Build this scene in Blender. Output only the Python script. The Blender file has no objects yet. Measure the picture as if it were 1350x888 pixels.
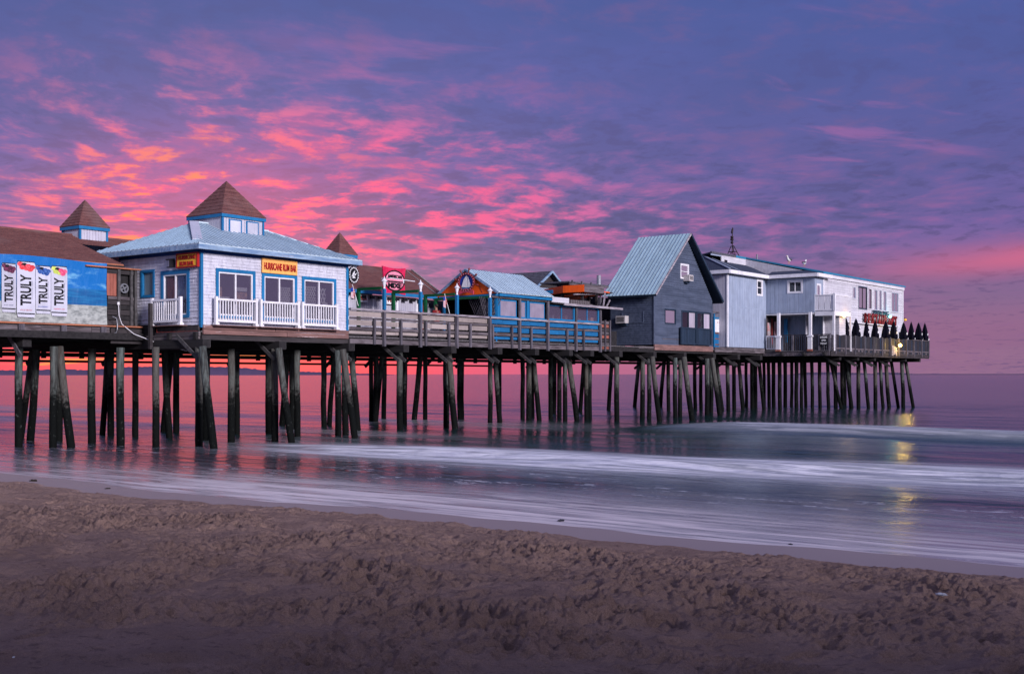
import bpy, bmesh, math, random
import numpy as np
from mathutils import Vector, Matrix
random.seed(7); RNG = np.random.default_rng(11)
SC = bpy.context.scene; COL = SC.collection
R = math.radians

# ------------------------------------------------------------------ camera, world, sun
CAMH = 2.5; FPX = 1542.0; HOR = 493.0
cd = bpy.data.cameras.new('camera'); cam = bpy.data.objects.new('camera', cd); COL.objects.link(cam)
cam.location = (0, 0, CAMH); cam.rotation_euler = (R(90), 0, 0)
cd.sensor_width = 36; cd.lens = 36 * FPX / 1350; cd.shift_y = 49 / 1350
cd.clip_start = .1; cd.clip_end = 60000
SC.camera = cam
SC.view_settings.view_transform = 'Standard'; SC.view_settings.look = 'None'
SC.view_settings.exposure = 0.0; SC.view_settings.gamma = 1
SC.cycles.max_bounces = 5; SC.cycles.diffuse_bounces = 2; SC.cycles.glossy_bounces = 3
SC.cycles.transparent_max_bounces = 8; SC.cycles.sample_clamp_indirect = 4

class NT:
    def __init__(s, tree): s.t = tree; s.n = tree.nodes; s.l = tree.links
    def node(s, typ, **kw):
        n = s.n.new(typ)
        for k, v in kw.items():
            if hasattr(n, k): setattr(n, k, v)
        return n
    def put(s, sock, v):
        if v is None: return
        if isinstance(v, bpy.types.NodeSocket): s.l.new(v, sock)
        else:
            if isinstance(v, (tuple, list)) and len(v) == 3 and sock.type == 'RGBA': v = (*v, 1)
            sock.default_value = v
    def m(s, op, a, b=None, c=None, clamp=False):
        n = s.node('ShaderNodeMath', operation=op); n.use_clamp = clamp
        s.put(n.inputs[0], a); s.put(n.inputs[1], b); s.put(n.inputs[2], c); return n.outputs[0]
    def mix(s, f, a, b, mode='MIX'):
        n = s.node('ShaderNodeMix', data_type='RGBA', blend_type=mode)
        s.put(n.inputs[0], f); s.put(n.inputs[6], a); s.put(n.inputs[7], b); return n.outputs[2]
    def noise(s, vec, scale, detail=4, rough=.55, out=0, dist=0):
        n = s.node('ShaderNodeTexNoise'); s.put(n.inputs['Vector'], vec); s.put(n.inputs['Scale'], scale)
        s.put(n.inputs['Detail'], detail); s.put(n.inputs['Roughness'], rough); s.put(n.inputs['Distortion'], dist); return n.outputs[out]
    def map(s, vec, scale=(1, 1, 1), loc=(0, 0, 0), rot=(0, 0, 0)):
        n = s.node('ShaderNodeMapping'); s.put(n.inputs[0], vec); s.put(n.inputs[1], loc); s.put(n.inputs[2], rot); s.put(n.inputs[3], scale); return n.outputs[0]
    def ss(s, x, a, b, lo=0., hi=1.):
        n = s.node('ShaderNodeMapRange', interpolation_type='SMOOTHSTEP')
        s.put(n.inputs[0], x); s.put(n.inputs[1], a); s.put(n.inputs[2], b); s.put(n.inputs[3], lo); s.put(n.inputs[4], hi); return n.outputs[0]
    def ramp(s, f, stops):
        n = s.node('ShaderNodeValToRGB'); e = n.color_ramp.elements
        while len(e) < len(stops): e.new(.5)
        for i, (p, c) in enumerate(stops): e[i].position = p; e[i].color = (*c, 1)
        s.put(n.inputs[0], f); return n.outputs[0]
    def gauss(s, x, c, w):
        d = s.m('DIVIDE', s.m('SUBTRACT', x, c), w)
        return s.m('POWER', 2.71828, s.m('MULTIPLY', s.m('MULTIPLY', d, d), -1))

W = bpy.data.worlds.new('World'); SC.world = W; W.use_nodes = True
t = NT(W.node_tree); t.n.clear()
tc = t.node('ShaderNodeTexCoord').outputs['Generated']
sx = t.node('ShaderNodeSeparateXYZ'); t.l.new(tc, sx.inputs[0]); dx, dy, dz = sx.outputs
az = t.m('ARCTAN2', dx, dy); el = t.m('ABSOLUTE', dz)
den = t.m('ADD', el, .085)
cv = t.node('ShaderNodeCombineXYZ'); t.put(cv.inputs[0], t.m('DIVIDE', dx, den)); t.put(cv.inputs[1], t.m('DIVIDE', dy, den))
cp = t.map(cv.outputs[0], scale=(.86, .72, 1), rot=(0, 0, R(-16)))
warp = t.noise(cp, .8, 3, out=1)
cpw = t.node('ShaderNodeVectorMath', operation='ADD'); t.put(cpw.inputs[0], cp)
wv = t.node('ShaderNodeVectorMath', operation='SCALE'); t.put(wv.inputs[0], warp); wv.inputs['Scale'].default_value = .45; t.l.new(wv.outputs[0], cpw.inputs[1])
cp2 = cpw.outputs[0]
n1 = t.noise(cp2, 6.6, 8, .60); n2 = t.noise(t.map(cp2, loc=(7, 3, 1)), .7, 5, .55); n3 = t.noise(t.map(cp2, loc=(2, 9, 4)), 13, 6, .6)
base = t.ramp(el, [(0, (.22, .125, .25)), (.05, (.22, .12, .27)), (.12, (.17, .11, .36)), (.22, (.105, .115, .39)), (.36, (.08, .12, .41)), (1, (.12, .14, .34))])
# blue gaps and violet mottling between the clouds
base = t.mix(t.ss(n2, .35, .68), base, t.ramp(el, [(0, (.27, .15, .27)), (.12, (.095, .09, .28)), (.3, (.06, .095, .31)), (1, (.12, .15, .36))]))
base = t.mix(t.ss(n1, .5, .75, 0, .5), base, (.185, .105, .285))
base = t.mix(t.m('MULTIPLY', t.m('MULTIPLY', t.ss(n1, .50, .40), t.ss(n3, .58, .42)), t.ss(el, .30, .10, .15, .6)), base, (.075, .065, .21))
glow = t.m('MULTIPLY', t.gauss(az, -.26, .17), t.gauss(el, .125, .09))
glow2 = t.m('MULTIPLY', t.gauss(az, -.06, .15), t.gauss(el, .16, .06))
glow3 = t.m('MULTIPLY', t.gauss(az, .12, .26), t.gauss(el, .115, .045))
wide = t.m('ADD', t.m('ADD', glow, t.m('MULTIPLY', glow2, .50)), t.m('MULTIPLY', glow3, .27))
cloudm = t.m('MULTIPLY', t.m('MULTIPLY', t.ss(n1, .44, .64), t.ss(n3, .36, .62, .30, 1)), t.ss(n2, .34, .50, .25, 1))
thr = t.m('ADD', t.m('MULTIPLY', cloudm, .95), t.m('MULTIPLY', glow, .17))
pinkf = t.m('MULTIPLY', t.m('MULTIPLY', wide, 2.1), thr, clamp=True)
pinkf = t.m('MAXIMUM', pinkf, t.m('MULTIPLY', t.m('MULTIPLY', t.ss(n1, .56, .72), t.ss(n2, .5, .4, 0, 1)), t.gauss(el, .12, .12)), clamp=True) if False else pinkf
pinkc = t.mix(t.ss(wide, .15, .85), (.52, .14, .42), (.92, .10, .30))
wisp = t.noise(t.map(cp2, scale=(.45, 1.5, 1), loc=(4, 2, 0), rot=(0, 0, R(10))), 3.2, 6, .6)
wf = t.m('MULTIPLY', t.m('MULTIPLY', t.ss(wisp, .56, .70), t.gauss(az, .08, .28)), t.m('MULTIPLY', t.gauss(el, .20, .09), .55))
c = t.mix(pinkf, t.mix(wf, base, (.55, .15, .40)), pinkc)
core = t.m('MULTIPLY', t.m('MULTIPLY', t.gauss(az, -.27, .11), t.gauss(el, .125, .07)), t.m('MULTIPLY', t.ss(n1, .50, .62), t.ss(n3, .44, .60)), clamp=True)
c = t.mix(t.m('MULTIPLY', core, 1.0, clamp=True), c, (1.0, .27, .10))
# a violet veil under the glow at the far left
# right hand band of afterglow near the horizon
rb = t.m('MULTIPLY', t.m('MULTIPLY', t.ss(az, .24, .42), t.gauss(t.m('SUBTRACT', el, t.m('MULTIPLY', az, .06)), .067, .012)), t.ss(n2, .25, .55, .5, 1))
c = t.mix(t.m('MULTIPLY', rb, .8), c, (.68, .13, .25))
rb2 = t.m('MULTIPLY', t.m('MULTIPLY', t.ss(az, .22, .36), t.gauss(el, .04, .03)), .22)
c = t.mix(rb2, c, (.42, .13, .25))
# burning strip along the horizon
lowf = t.m('MULTIPLY', t.ss(el, .075, .028), t.ss(az, .24, -.04))
lowc = t.mix(t.ss(az, -.16, .12), (.92, .03, .14), (.52, .09, .27))
stk = t.m('MULTIPLY', t.ss(t.noise(t.map(tc, scale=(3, 3, 90)), 3.0, 4), .58, .68), t.ss(az, -.16, -.28))
lowc = t.mix(stk, lowc, (1.0, .38, .08))
c = t.mix(t.m('MULTIPLY', lowf, .95), c, lowc)
lowf2 = t.m('MULTIPLY', t.m('MULTIPLY', t.ss(el, .07, .0), t.ss(az, .5, .05)), .3)
c = t.mix(t.m('MULTIPLY', lowf2, t.ss(az, -.1, .1)), c, (.48, .14, .28))
# opposite the sunset the whole half of the sky is an even pale lavender
back = t.m('MULTIPLY', t.ss(dy, .35, -.75), t.ss(dz, -.1, .15))
BACK = (.42, .44, .72)
c = t.mix(back, c, BACK)
zen = t.m('MULTIPLY', t.ss(dz, .38, 1.0), t.ss(dy, .9, .0))
c = t.mix(zen, c, (.22, .24, .44))
sky = t.node('ShaderNodeTexSky', sky_type='NISHITA'); sky.sun_disc = False
sky.sun_elevation = R(3); sky.sun_rotation = R(-14)
bg1 = t.node('ShaderNodeBackground'); t.put(bg1.inputs[0], c); bg1.inputs[1].default_value = 1.0
bg2 = t.node('ShaderNodeBackground'); t.put(bg2.inputs[0], sky.outputs[0]); bg2.inputs[1].default_value = .006
ad = t.node('ShaderNodeAddShader'); t.l.new(bg1.outputs[0], ad.inputs[0]); t.l.new(bg2.outputs[0], ad.inputs[1])
wo = t.node('ShaderNodeOutputWorld'); t.l.new(ad.outputs[0], wo.inputs[0])

sl = bpy.data.lights.new('sun', 'SUN'); sl.energy = 4.4; sl.angle = R(12); sl.color = (1.0, .92, .97)
so = bpy.data.objects.new('sun', sl); COL.objects.link(so)
sd = Vector((.60, -.77, .29)).normalized()          # towards the soft light behind the photographer
so.rotation_euler = sd.to_track_quat('Z', 'Y').to_euler()
so.location = (0, -30, 30)

# ------------------------------------------------------------------ pier coordinates (u along the pier, v across it, z up)
OX, OY = -10.9, 41.0
ANG = math.atan2(1542, 1175)
UX, UY = math.cos(ANG), math.sin(ANG); VX, VY = -UY, UX
def world(u, v, z=0): return Vector((OX + u * UX + v * VX, OY + u * UY + v * VY, z))
def uz(x, y, v):            # photo measurement of a point known to lie in the plane v
    k = (x - 675) / FPX; X0 = OX + v * VX; Y0 = OY + v * VY
    u = (k * Y0 - X0) / (UX - k * UY); return u, CAMH + (HOR - y) * (Y0 + u * UY) / FPX
def vz(x, y, u):
    k = (x - 675) / FPX; X0 = OX + u * UX; Y0 = OY + u * UY
    v = (k * Y0 - X0) / (VX - k * VY); return v, CAMH + (HOR - y) * (Y0 + v * VY) / FPX
def ground(x, y):           # point on the water
    Z = FPX * CAMH / (y - HOR); X = (x - 675) / FPX * Z - OX; Y = Z - OY
    return X * UX + Y * UY, X * VX + Y * VY
def U(x, v): return uz(x, 0, v)[0]
CU, CV = -OX * UX - OY * UY, -OX * VX - OY * VY

# ------------------------------------------------------------------ materials
MATS = {}
def newmat(name):
    m = bpy.data.materials.new(name); m.use_nodes = True; t = NT(m.node_tree); t.n.clear()
    o = t.node('ShaderNodeOutputMaterial'); b = t.node('ShaderNodeBsdfPrincipled'); t.l.new(b.outputs[0], o.inputs[0])
    MATS[name] = m; return m, t, b, o
def surf(name, col, rough=.7, col2=None, grain=(1, 1, 1), gs=6, amt=.6, bump=.15, wear=None, wearcol=None, metal=0, rand=.18, spec=.3, detail=6):
    """painted or bare surface: two tones mixed by a stretched noise, optional worn patches, per object variation"""
    m, t, b, o = newmat(name)
    tc = t.node('ShaderNodeTexCoord').outputs['Object']; oi = t.node('ShaderNodeObjectInfo')
    off = t.node('ShaderNodeVectorMath', operation='ADD'); t.put(off.inputs[0], tc)
    rv = t.m('MULTIPLY', oi.outputs['Random'], 37.0); cb = t.node('ShaderNodeCombineXYZ')
    for i in range(3): t.l.new(rv, cb.inputs[i])
    t.l.new(cb.outputs[0], off.inputs[1])
    vec = t.map(off.outputs[0], scale=grain)
    n = t.noise(vec, gs, detail, .6); n2 = t.noise(off.outputs[0], 1.3, 4, .6)
    c2 = col2 or tuple(x * .55 for x in col)
    f = t.ss(n, .35, .68, 0, amt)
    c = t.mix(f, col, c2)
    c = t.mix(t.ss(n2, .4, .7, 0, .35), c, tuple(x * .6 for x in col))
    if wear is not None:
        wn = t.noise(vec, gs * .7, 8, .7)
        wf = t.ss(wn, wear, wear + .05)
        c = t.mix(wf, c, wearcol)
    c = t.mix(t.ss(t.noise(t.map(off.outputs[0], scale=(1, 1, .09)), 6.5, 5, .6), .50, .70, 0, .30), c, tuple(x * .5 for x in col))
    v = t.m('ADD', t.m('MULTIPLY', oi.outputs['Random'], rand), 1 - rand / 2)
    hs = t.node('ShaderNodeHueSaturation'); t.put(hs.inputs['Value'], v); t.put(hs.inputs['Color'], c)
    t.put(b.inputs['Base Color'], hs.outputs[0]); b.inputs['Roughness'].default_value = rough
    b.inputs['Metallic'].default_value = metal; b.inputs['Specular IOR Level'].default_value = spec
    if bump:
        bp = t.node('ShaderNodeBump'); bp.inputs['Strength'].default_value = bump; bp.inputs['Distance'].default_value = .02
        t.put(bp.inputs['Height'], n); t.l.new(bp.outputs[0], b.inputs['Normal'])
    return m
GU, GV, GZ = (.12, 1, 1), (1, .12, 1), (1, 1, .12)
M = {}
M['wood_u'] = surf('weathered_wood_along', (.135, .115, .13), .85, (.04, .03, .035), GU, 11, .95, .6, .68, (.28, .24, .27), rand=.4)
M['wood_z'] = surf('weathered_wood_upright', (.125, .115, .14), .85, (.045, .038, .05), GZ, 11, .9, .6, rand=.4)
M['wood_v'] = surf('weathered_wood_across', (.14, .12, .13), .85, (.045, .035, .04), GV, 9, .8, .5)
M['pale_wood'] = surf('pale_weathered_wood', (.34, .31, .35), .85, (.12, .09, .11), GU, 14, .9, .6, .6, (.10, .07, .08))
M['red_wood'] = surf('reddish_fascia_wood', (.22, .12, .11), .85, (.09, .05, .05), GU, 8, .8, .4, .60, (.36, .27, .28))
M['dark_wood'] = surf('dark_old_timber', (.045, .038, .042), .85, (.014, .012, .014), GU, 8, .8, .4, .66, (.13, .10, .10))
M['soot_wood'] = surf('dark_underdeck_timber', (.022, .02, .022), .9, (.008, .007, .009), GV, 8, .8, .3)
M['fence_dark'] = surf('dark_stained_fence_board', (.034, .032, .042), .85, (.012, .011, .016), GZ, 9, .8, .3)
M['deck_wood'] = surf('grey_deck_plank', (.16, .15, .16), .85, (.07, .06, .07), GV, 9, .8, .3)
M['orange_wood'] = surf('orange_stained_board', (.42, .15, .08), .8, (.16, .07, .05), GU, 9, .8, .3)
M['rust_board'] = surf('reddish_vertical_board', (.34, .11, .08), .8, (.17, .05, .04), GZ, 8, .7, .3)
M['shingle'] = surf('lavender_white_shingle', (.56, .56, .65), .85, (.38, .38, .47), (1, 1, .4), 5, .65, .3, .70, (.26, .25, .30))
M['clap_white'] = surf('white_clapboard', (.58, .57, .63), .7, (.40, .38, .45), GU, 5, .6, .1)
M['vboard_grey'] = surf('light_grey_blue_boards', (.29, .34, .45), .75, (.21, .26, .37), GZ, 7, .6, .2)
M['vboard_pale'] = surf('pale_corrugated_wall', (.48, .47, .55), .7, (.32, .32, .42), GZ, 7, .6, .2)
M['hut_blue'] = surf('slate_blue_clapboard', (.075, .095, .15), .75, (.036, .05, .085), GU, 6, .8, .3, .70, (.15, .16, .20))
M['hut_dark'] = surf('dark_blue_stained_board', (.018, .035, .065), .6, (.01, .02, .04), GZ, 6, .6, .2)
M['blue'] = surf('bright_blue_paint', (.012, .165, .37), .5, (.008, .10, .26), GZ, 7, .5, .15, .70, (.25, .20, .22))
M['blue_board'] = surf('bright_blue_board', (.010, .135, .33), .6, (.006, .08, .21), GU, 7, .6, .2, .70, (.10, .08, .12))
M['shaded_blue'] = surf('shaded_blue_band', (.004, .055, .22), .55, (.003, .04, .17), GU, 5, .5, .1)  # blue trim with the eave shadow put into its tone
M['gutter'] = surf('pale_blue_gutter', (.27, .38, .52), .5, (.05, .13, .28), GU, 10, .8, .3, .60, (.42, .38, .42))
M['teal'] = surf('teal_roof_edge', (.03, .22, .38), .5, None, GU, 5, .4, .1)
M['metal_roof'] = surf('pale_blue_metal_roofing', (.54, .66, .74), .45, (.42, .54, .63), (1, .2, 1), 3, .6, .05, metal=.0, rand=.12, spec=.5)
M['metal_aqua'] = surf('aqua_metal_roofing', (.40, .55, .60), .5, (.31, .45, .51), (1, .2, 1), 3, .6, .05, rand=.12, spec=.5)
M['brace_wood'] = surf('brace_timber', (.09, .085, .09), .85, (.03, .028, .03), (1, 1, 1), 7, .8, .4)
M['metal_rib'] = surf('metal_roof_rib', (.24, .36, .47), .4, None, (1, 1, 1), 5, .3, 0, metal=.25)
M['white'] = surf('white_paint', (.74, .73, .78), .45, (.58, .57, .64), (1, 1, 1), 4, .4, .05, rand=.05)
M['cream'] = surf('cream_panel', (.34, .29, .28), .75, (.22, .18, .18), GU, 5, .7, .15, .70, (.10, .08, .09), rand=.25)
M['orange'] = surf('orange_paint', (.95, .13, .010), .55, (.88, .10, .01), GU, 4, .5, .1)
M['green'] = surf('dark_green_paint', (.004, .09, .03), .4, None, (1, 1, 1), 5, .4, .05)
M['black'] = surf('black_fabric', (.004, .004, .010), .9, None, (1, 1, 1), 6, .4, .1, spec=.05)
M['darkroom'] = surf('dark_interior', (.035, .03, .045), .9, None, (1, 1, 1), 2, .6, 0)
M['antenna'] = surf('dark_antenna_metal', (.03, .02, .025), .5, None, (1, 1, 1), 6, .4, .05, metal=.4)
M['grey_metal'] = surf('grey_metal', (.30, .31, .35), .4, None, (1, 1, 1), 5, .4, .05, metal=.5)
M['ac'] = surf('beige_metal_case', (.50, .47, .48), .5, None, (1, 1, 1), 5, .3, .05)
M['shirt'] = surf('dark_red_shirt', (.20, .01, .015), .9, None, (1, 1, 1), 8, .5, .2)
M['trousers'] = surf('dark_trousers', (.02, .025, .05), .9, None, (1, 1, 1), 8, .5, .2)
M['skin'] = surf('skin', (.32, .17, .12), .6, (.27, .13, .09), (1, 1, 1), 5, .3, 0)
M['hair'] = surf('dark_hair', (.02, .012, .01), .6, None, (1, 1, 1), 12, .5, .2)
M['gullwhite'] = surf('gull_white', (.6, .6, .62), .8, None, (1, 1, 1), 8, .3, 0)
M['gullgrey'] = surf('gull_grey', (.07, .07, .09), .8, None, (1, 1, 1), 8, .3, 0)
M['beak'] = surf('gull_beak', (.6, .35, .03), .5, None, (1, 1, 1), 8, .3, 0)
M['sailblue'] = surf('royal_blue_paint', (.01, .05, .36), .4, None, (1, 1, 1), 4, .3, 0)
M['maroon'] = surf('maroon_paint', (.20, .03, .03), .5, None, (1, 1, 1), 6, .4, .1)
M['pinkribbon'] = surf('pink_red_paint', (.55, .06, .10), .5, None, (1, 1, 1), 6, .5, .1)
M['yellow'] = surf('yellow_sign_face', (.85, .42, .12), .5, (.80, .36, .10), (1, 1, 1), 3, .4, 0)
M['amber'] = surf('amber_sign_face', (.88, .48, .04), .5, None, (1, 1, 1), 3, .2, 0)
M['red'] = surf('red_lettering', (.40, .012, .012), .5, None, (1, 1, 1), 5, .3, 0)
M['deep_red'] = surf('deep_red_lettering', (.20, .006, .012), .6, None, (1, 1, 1), 5, .4, 0)
M['redsign'] = surf('crimson_sign_face', (.52, .008, .06), .5, (.62, .04, .12), (1, 1, 1), 9, .5, 0)
M['signpink'] = surf('pale_pink_sign_face', (.75, .25, .36), .5, None, (1, 1, 1), 4, .2, 0)
M['blk'] = surf('black_lettering', (.008, .008, .012), .5, None, (1, 1, 1), 5, .2, 0)
M['wht'] = surf('white_lettering', (.75, .75, .78), .5, None, (1, 1, 1), 5, .15, 0)
M['cansilver'] = surf('printed_can_white', (.50, .51, .60), .45, (.46, .46, .56), GZ, 3, .5, 0)
M['berry_dark'] = surf('printed_blackberry', (.05, .012, .035), .5, (.25, .05, .12), (1, 1, 1), 14, .8, 0)
M['berry_red'] = surf('printed_red_berries', (.65, .02, .03), .5, (.85, .2, .25), (1, 1, 1), 12, .6, 0)
M['berry_blue'] = surf('printed_blueberries', (.01, .05, .25), .5, (.12, .25, .55), (1, 1, 1), 12, .7, 0)
M['berry_pink'] = surf('printed_raspberry', (.65, .03, .14), .5, (.85, .3, .4), (1, 1, 1), 12, .6, 0)
M['lime'] = surf('printed_lime', (.45, .55, .08), .5, (.7, .75, .3), (1, 1, 1), 9, .5, 0)
M['poster1'] = surf('multi_colour_poster', (.40, .42, .46), .5, (.5, .1, .08), (1, 1, 1), 5, .8, 0)
M['flagred'] = surf('flag_red_and_white', (.62, .55, .60), .8, (.5, .06, .10), (1, 1, .3), 9, .9, 0)
M['blind'] = surf('pinkish_window_blind', (.42, .37, .45), .6, (.32, .29, .38), GZ, 6, .5, .1)
M['grey_pane'] = surf('greyish_plastic_pane', (.25, .22, .29), .35, (.19, .16, .22), (1, 1, 1), 2, .6, .1)
M['bluegreen'] = surf('pale_grey_green_blind', (.27, .36, .42), .6, None, GZ, 3, .3, 0)
M['goods'] = surf('coloured_goods', (.75, .42, .25), .6, (.12, .10, .16), (1, 1, 1), 7, .9, 0)
M['shade_block'] = surf('shade_block_wall', (.42, .38, .36), .8, None, (1, 1, 1), 1, .4, .1)  # for the unseen block added to shade the near sand

def roofmat():
    m, t, b, o = newmat('brown_asphalt_shingle')
    tc = t.node('ShaderNodeTexCoord').outputs['Object']
    n = t.noise(t.map(tc, scale=(1, 2.5, 2.5)), 2.2, 8, .7); n2 = t.noise(tc, 25, 3); n3 = t.noise(tc, .5, 4)
    c = t.mix(t.ss(n, .35, .65), (.115, .034, .032), (.18, .07, .062)); c = t.mix(t.ss(n2, .4, .65, 0, .5), c, (.045, .025, .03))
    c = t.mix(t.ss(n3, .5, .72, 0, .6), c, (.16, .10, .10))
    t.put(b.inputs['Base Color'], c); b.inputs['Roughness'].default_value = .9
    bp = t.node('ShaderNodeBump'); bp.inputs['Strength'].default_value = .5; bp.inputs['Distance'].default_value = .03; t.put(bp.inputs['Height'], n2); t.l.new(bp.outputs[0], b.inputs['Normal'])
    return m
M['roof_brown'] = roofmat()
M['roof_slate'] = surf('dark_blue_grey_shingle', (.045, .058, .10), .85, (.025, .032, .06), (1, 1, 1), 9, .8, .4)
M['roof_dark'] = surf('dark_grey_shingle', (.10, .10, .13), .85, (.045, .045, .06), (1, 1, 1), 7, .8, .4, .66, (.22, .22, .26))

def glassmat(name, tint, clear, rough=.03):
    m, t, b, o = newmat(name)
    b.inputs['Base Color'].default_value = (*tint, 1); b.inputs['Roughness'].default_value = rough; b.inputs['Specular IOR Level'].default_value = .9
    b.inputs['IOR'].default_value = 1.6
    tr = t.node('ShaderNodeBsdfTransparent'); mx = t.node('ShaderNodeMixShader'); mx.inputs[0].default_value = clear
    n = t.noise(t.node('ShaderNodeTexCoord').outputs['Object'], .9, 2)
    bp = t.node('ShaderNodeBump'); bp.inputs['Strength'].default_value = .12; bp.inputs['Distance'].default_value = .1; t.put(bp.inputs['Height'], n); t.l.new(bp.outputs[0], b.inputs['Normal'])
    t.l.new(b.outputs[0], mx.inputs[1]); t.l.new(tr.outputs[0], mx.inputs[2]); t.l.new(mx.outputs[0], o.inputs[0]); return m
M['glass'] = glassmat('window_glass', (.10, .085, .14), .55)
M['glass_clear'] = glassmat('clear_window_glass', (.10, .12, .14), .85)
M['glass_dark'] = glassmat('dark_window_glass', (.012, .014, .022), .25)
M['glass_pink'] = glassmat('pinkish_window_glass', (.24, .18, .25), .12)

def pilemat():
    m, t, b, o = newmat('pile_timber')
    tc = t.node('ShaderNodeTexCoord').outputs['Object']; oi = t.node('ShaderNodeObjectInfo')
    g = t.node('ShaderNodeNewGeometry'); s = t.node('ShaderNodeSeparateXYZ'); t.l.new(g.outputs['Position'], s.inputs[0])
    v = t.map(g.outputs['Position'], scale=(4, 4, .5)); n = t.noise(v, 3, 7, .65); n2 = t.noise(g.outputs['Position'], 9, 6, .7)
    top = t.mix(t.ss(n, .35, .65), (.105, .13, .125), (.03, .034, .034)); top = t.mix(t.ss(n2, .6, .7, 0, .7), top, (.10, .085, .07))
    top = t.mix(t.m('MULTIPLY', oi.outputs['Random'], .6), top, (.075, .058, .05)); tide = t.m('ADD', s.outputs[2], t.m('MULTIPLY', t.m('SUBTRACT', n2, .5), 2.4)); tide = t.m('ADD', tide, t.m('MULTIPLY', oi.outputs['Random'], .5))
    c = t.mix(t.ss(tide, 2.5, 1.7), top, t.mix(t.ss(n2, .62, .70), (.003, .004, .004), (.075, .085, .08)))
    t.put(b.inputs['Base Color'], c); b.inputs['Roughness'].default_value = .85; b.inputs['Specular IOR Level'].default_value = .1
    bp = t.node('ShaderNodeBump'); bp.inputs['Strength'].default_value = .7; bp.inputs['Distance'].default_value = .04; t.put(bp.inputs['Height'], t.m('ADD', n, n2)); t.l.new(bp.outputs[0], b.inputs['Normal'])
    return m
M['pile'] = pilemat()

def bannermat():          # flat print: sky with clouds, sea, sand, on a tarpaulin
    m, t, b, o = newmat('printed_tarpaulin')
    tc = t.node('ShaderNodeTexCoord').outputs['Object']; s = t.node('ShaderNodeSeparateXYZ'); t.l.new(tc, s.inputs[0])
    z = s.outputs[2]
    sk = t.mix(t.ss(t.noise(t.map(tc, scale=(.6, 1, 1.6)), 1.6, 7, .62), .52, .70), (.003, .13, .42), (.16, .42, .62))
    se = t.mix(t.ss(t.noise(t.map(tc, scale=(.3, 1, 4)), 3, 6), .4, .65), (.003, .085, .26), (.01, .15, .36))
    sa = t.mix(t.ss(t.noise(t.map(tc, scale=(.5, 1, 1.2)), 6, 7, .7), .4, .65), (.38, .41, .40), (.17, .19, .19))
    c = t.mix(t.ss(z, 1.23, 1.245), se, sk); c = t.mix(t.ss(z, .66, .68), sa, c)
    t.put(b.inputs['Base Color'], c); b.inputs['Roughness'].default_value = .45
    bp = t.node('ShaderNodeBump'); bp.inputs['Strength'].default_value = .5; bp.inputs['Distance'].default_value = .08
    t.put(bp.inputs['Height'], t.noise(t.map(tc, scale=(1.6, 1, .7)), 1.5, 3)); t.l.new(bp.outputs[0], b.inputs['Normal']); return m
M['banner'] = bannermat()
def lampmat(name, col, st):
    m, t, b, o = newmat(name); e = t.node('ShaderNodeEmission'); e.inputs[0].default_value = (*col, 1); e.inputs[1].default_value = st; t.l.new(e.outputs[0], o.inputs[0]); return m
M['lamp_warm'] = lampmat('warm_lamp_glow', (1, .62, .22), 10)
M['lamp_yellow'] = lampmat('yellow_lamp_glow', (1, .60, .12), 16)
M['lamp_teal'] = lampmat('teal_lamp_glow', (.15, 1, .85), 12)

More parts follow.
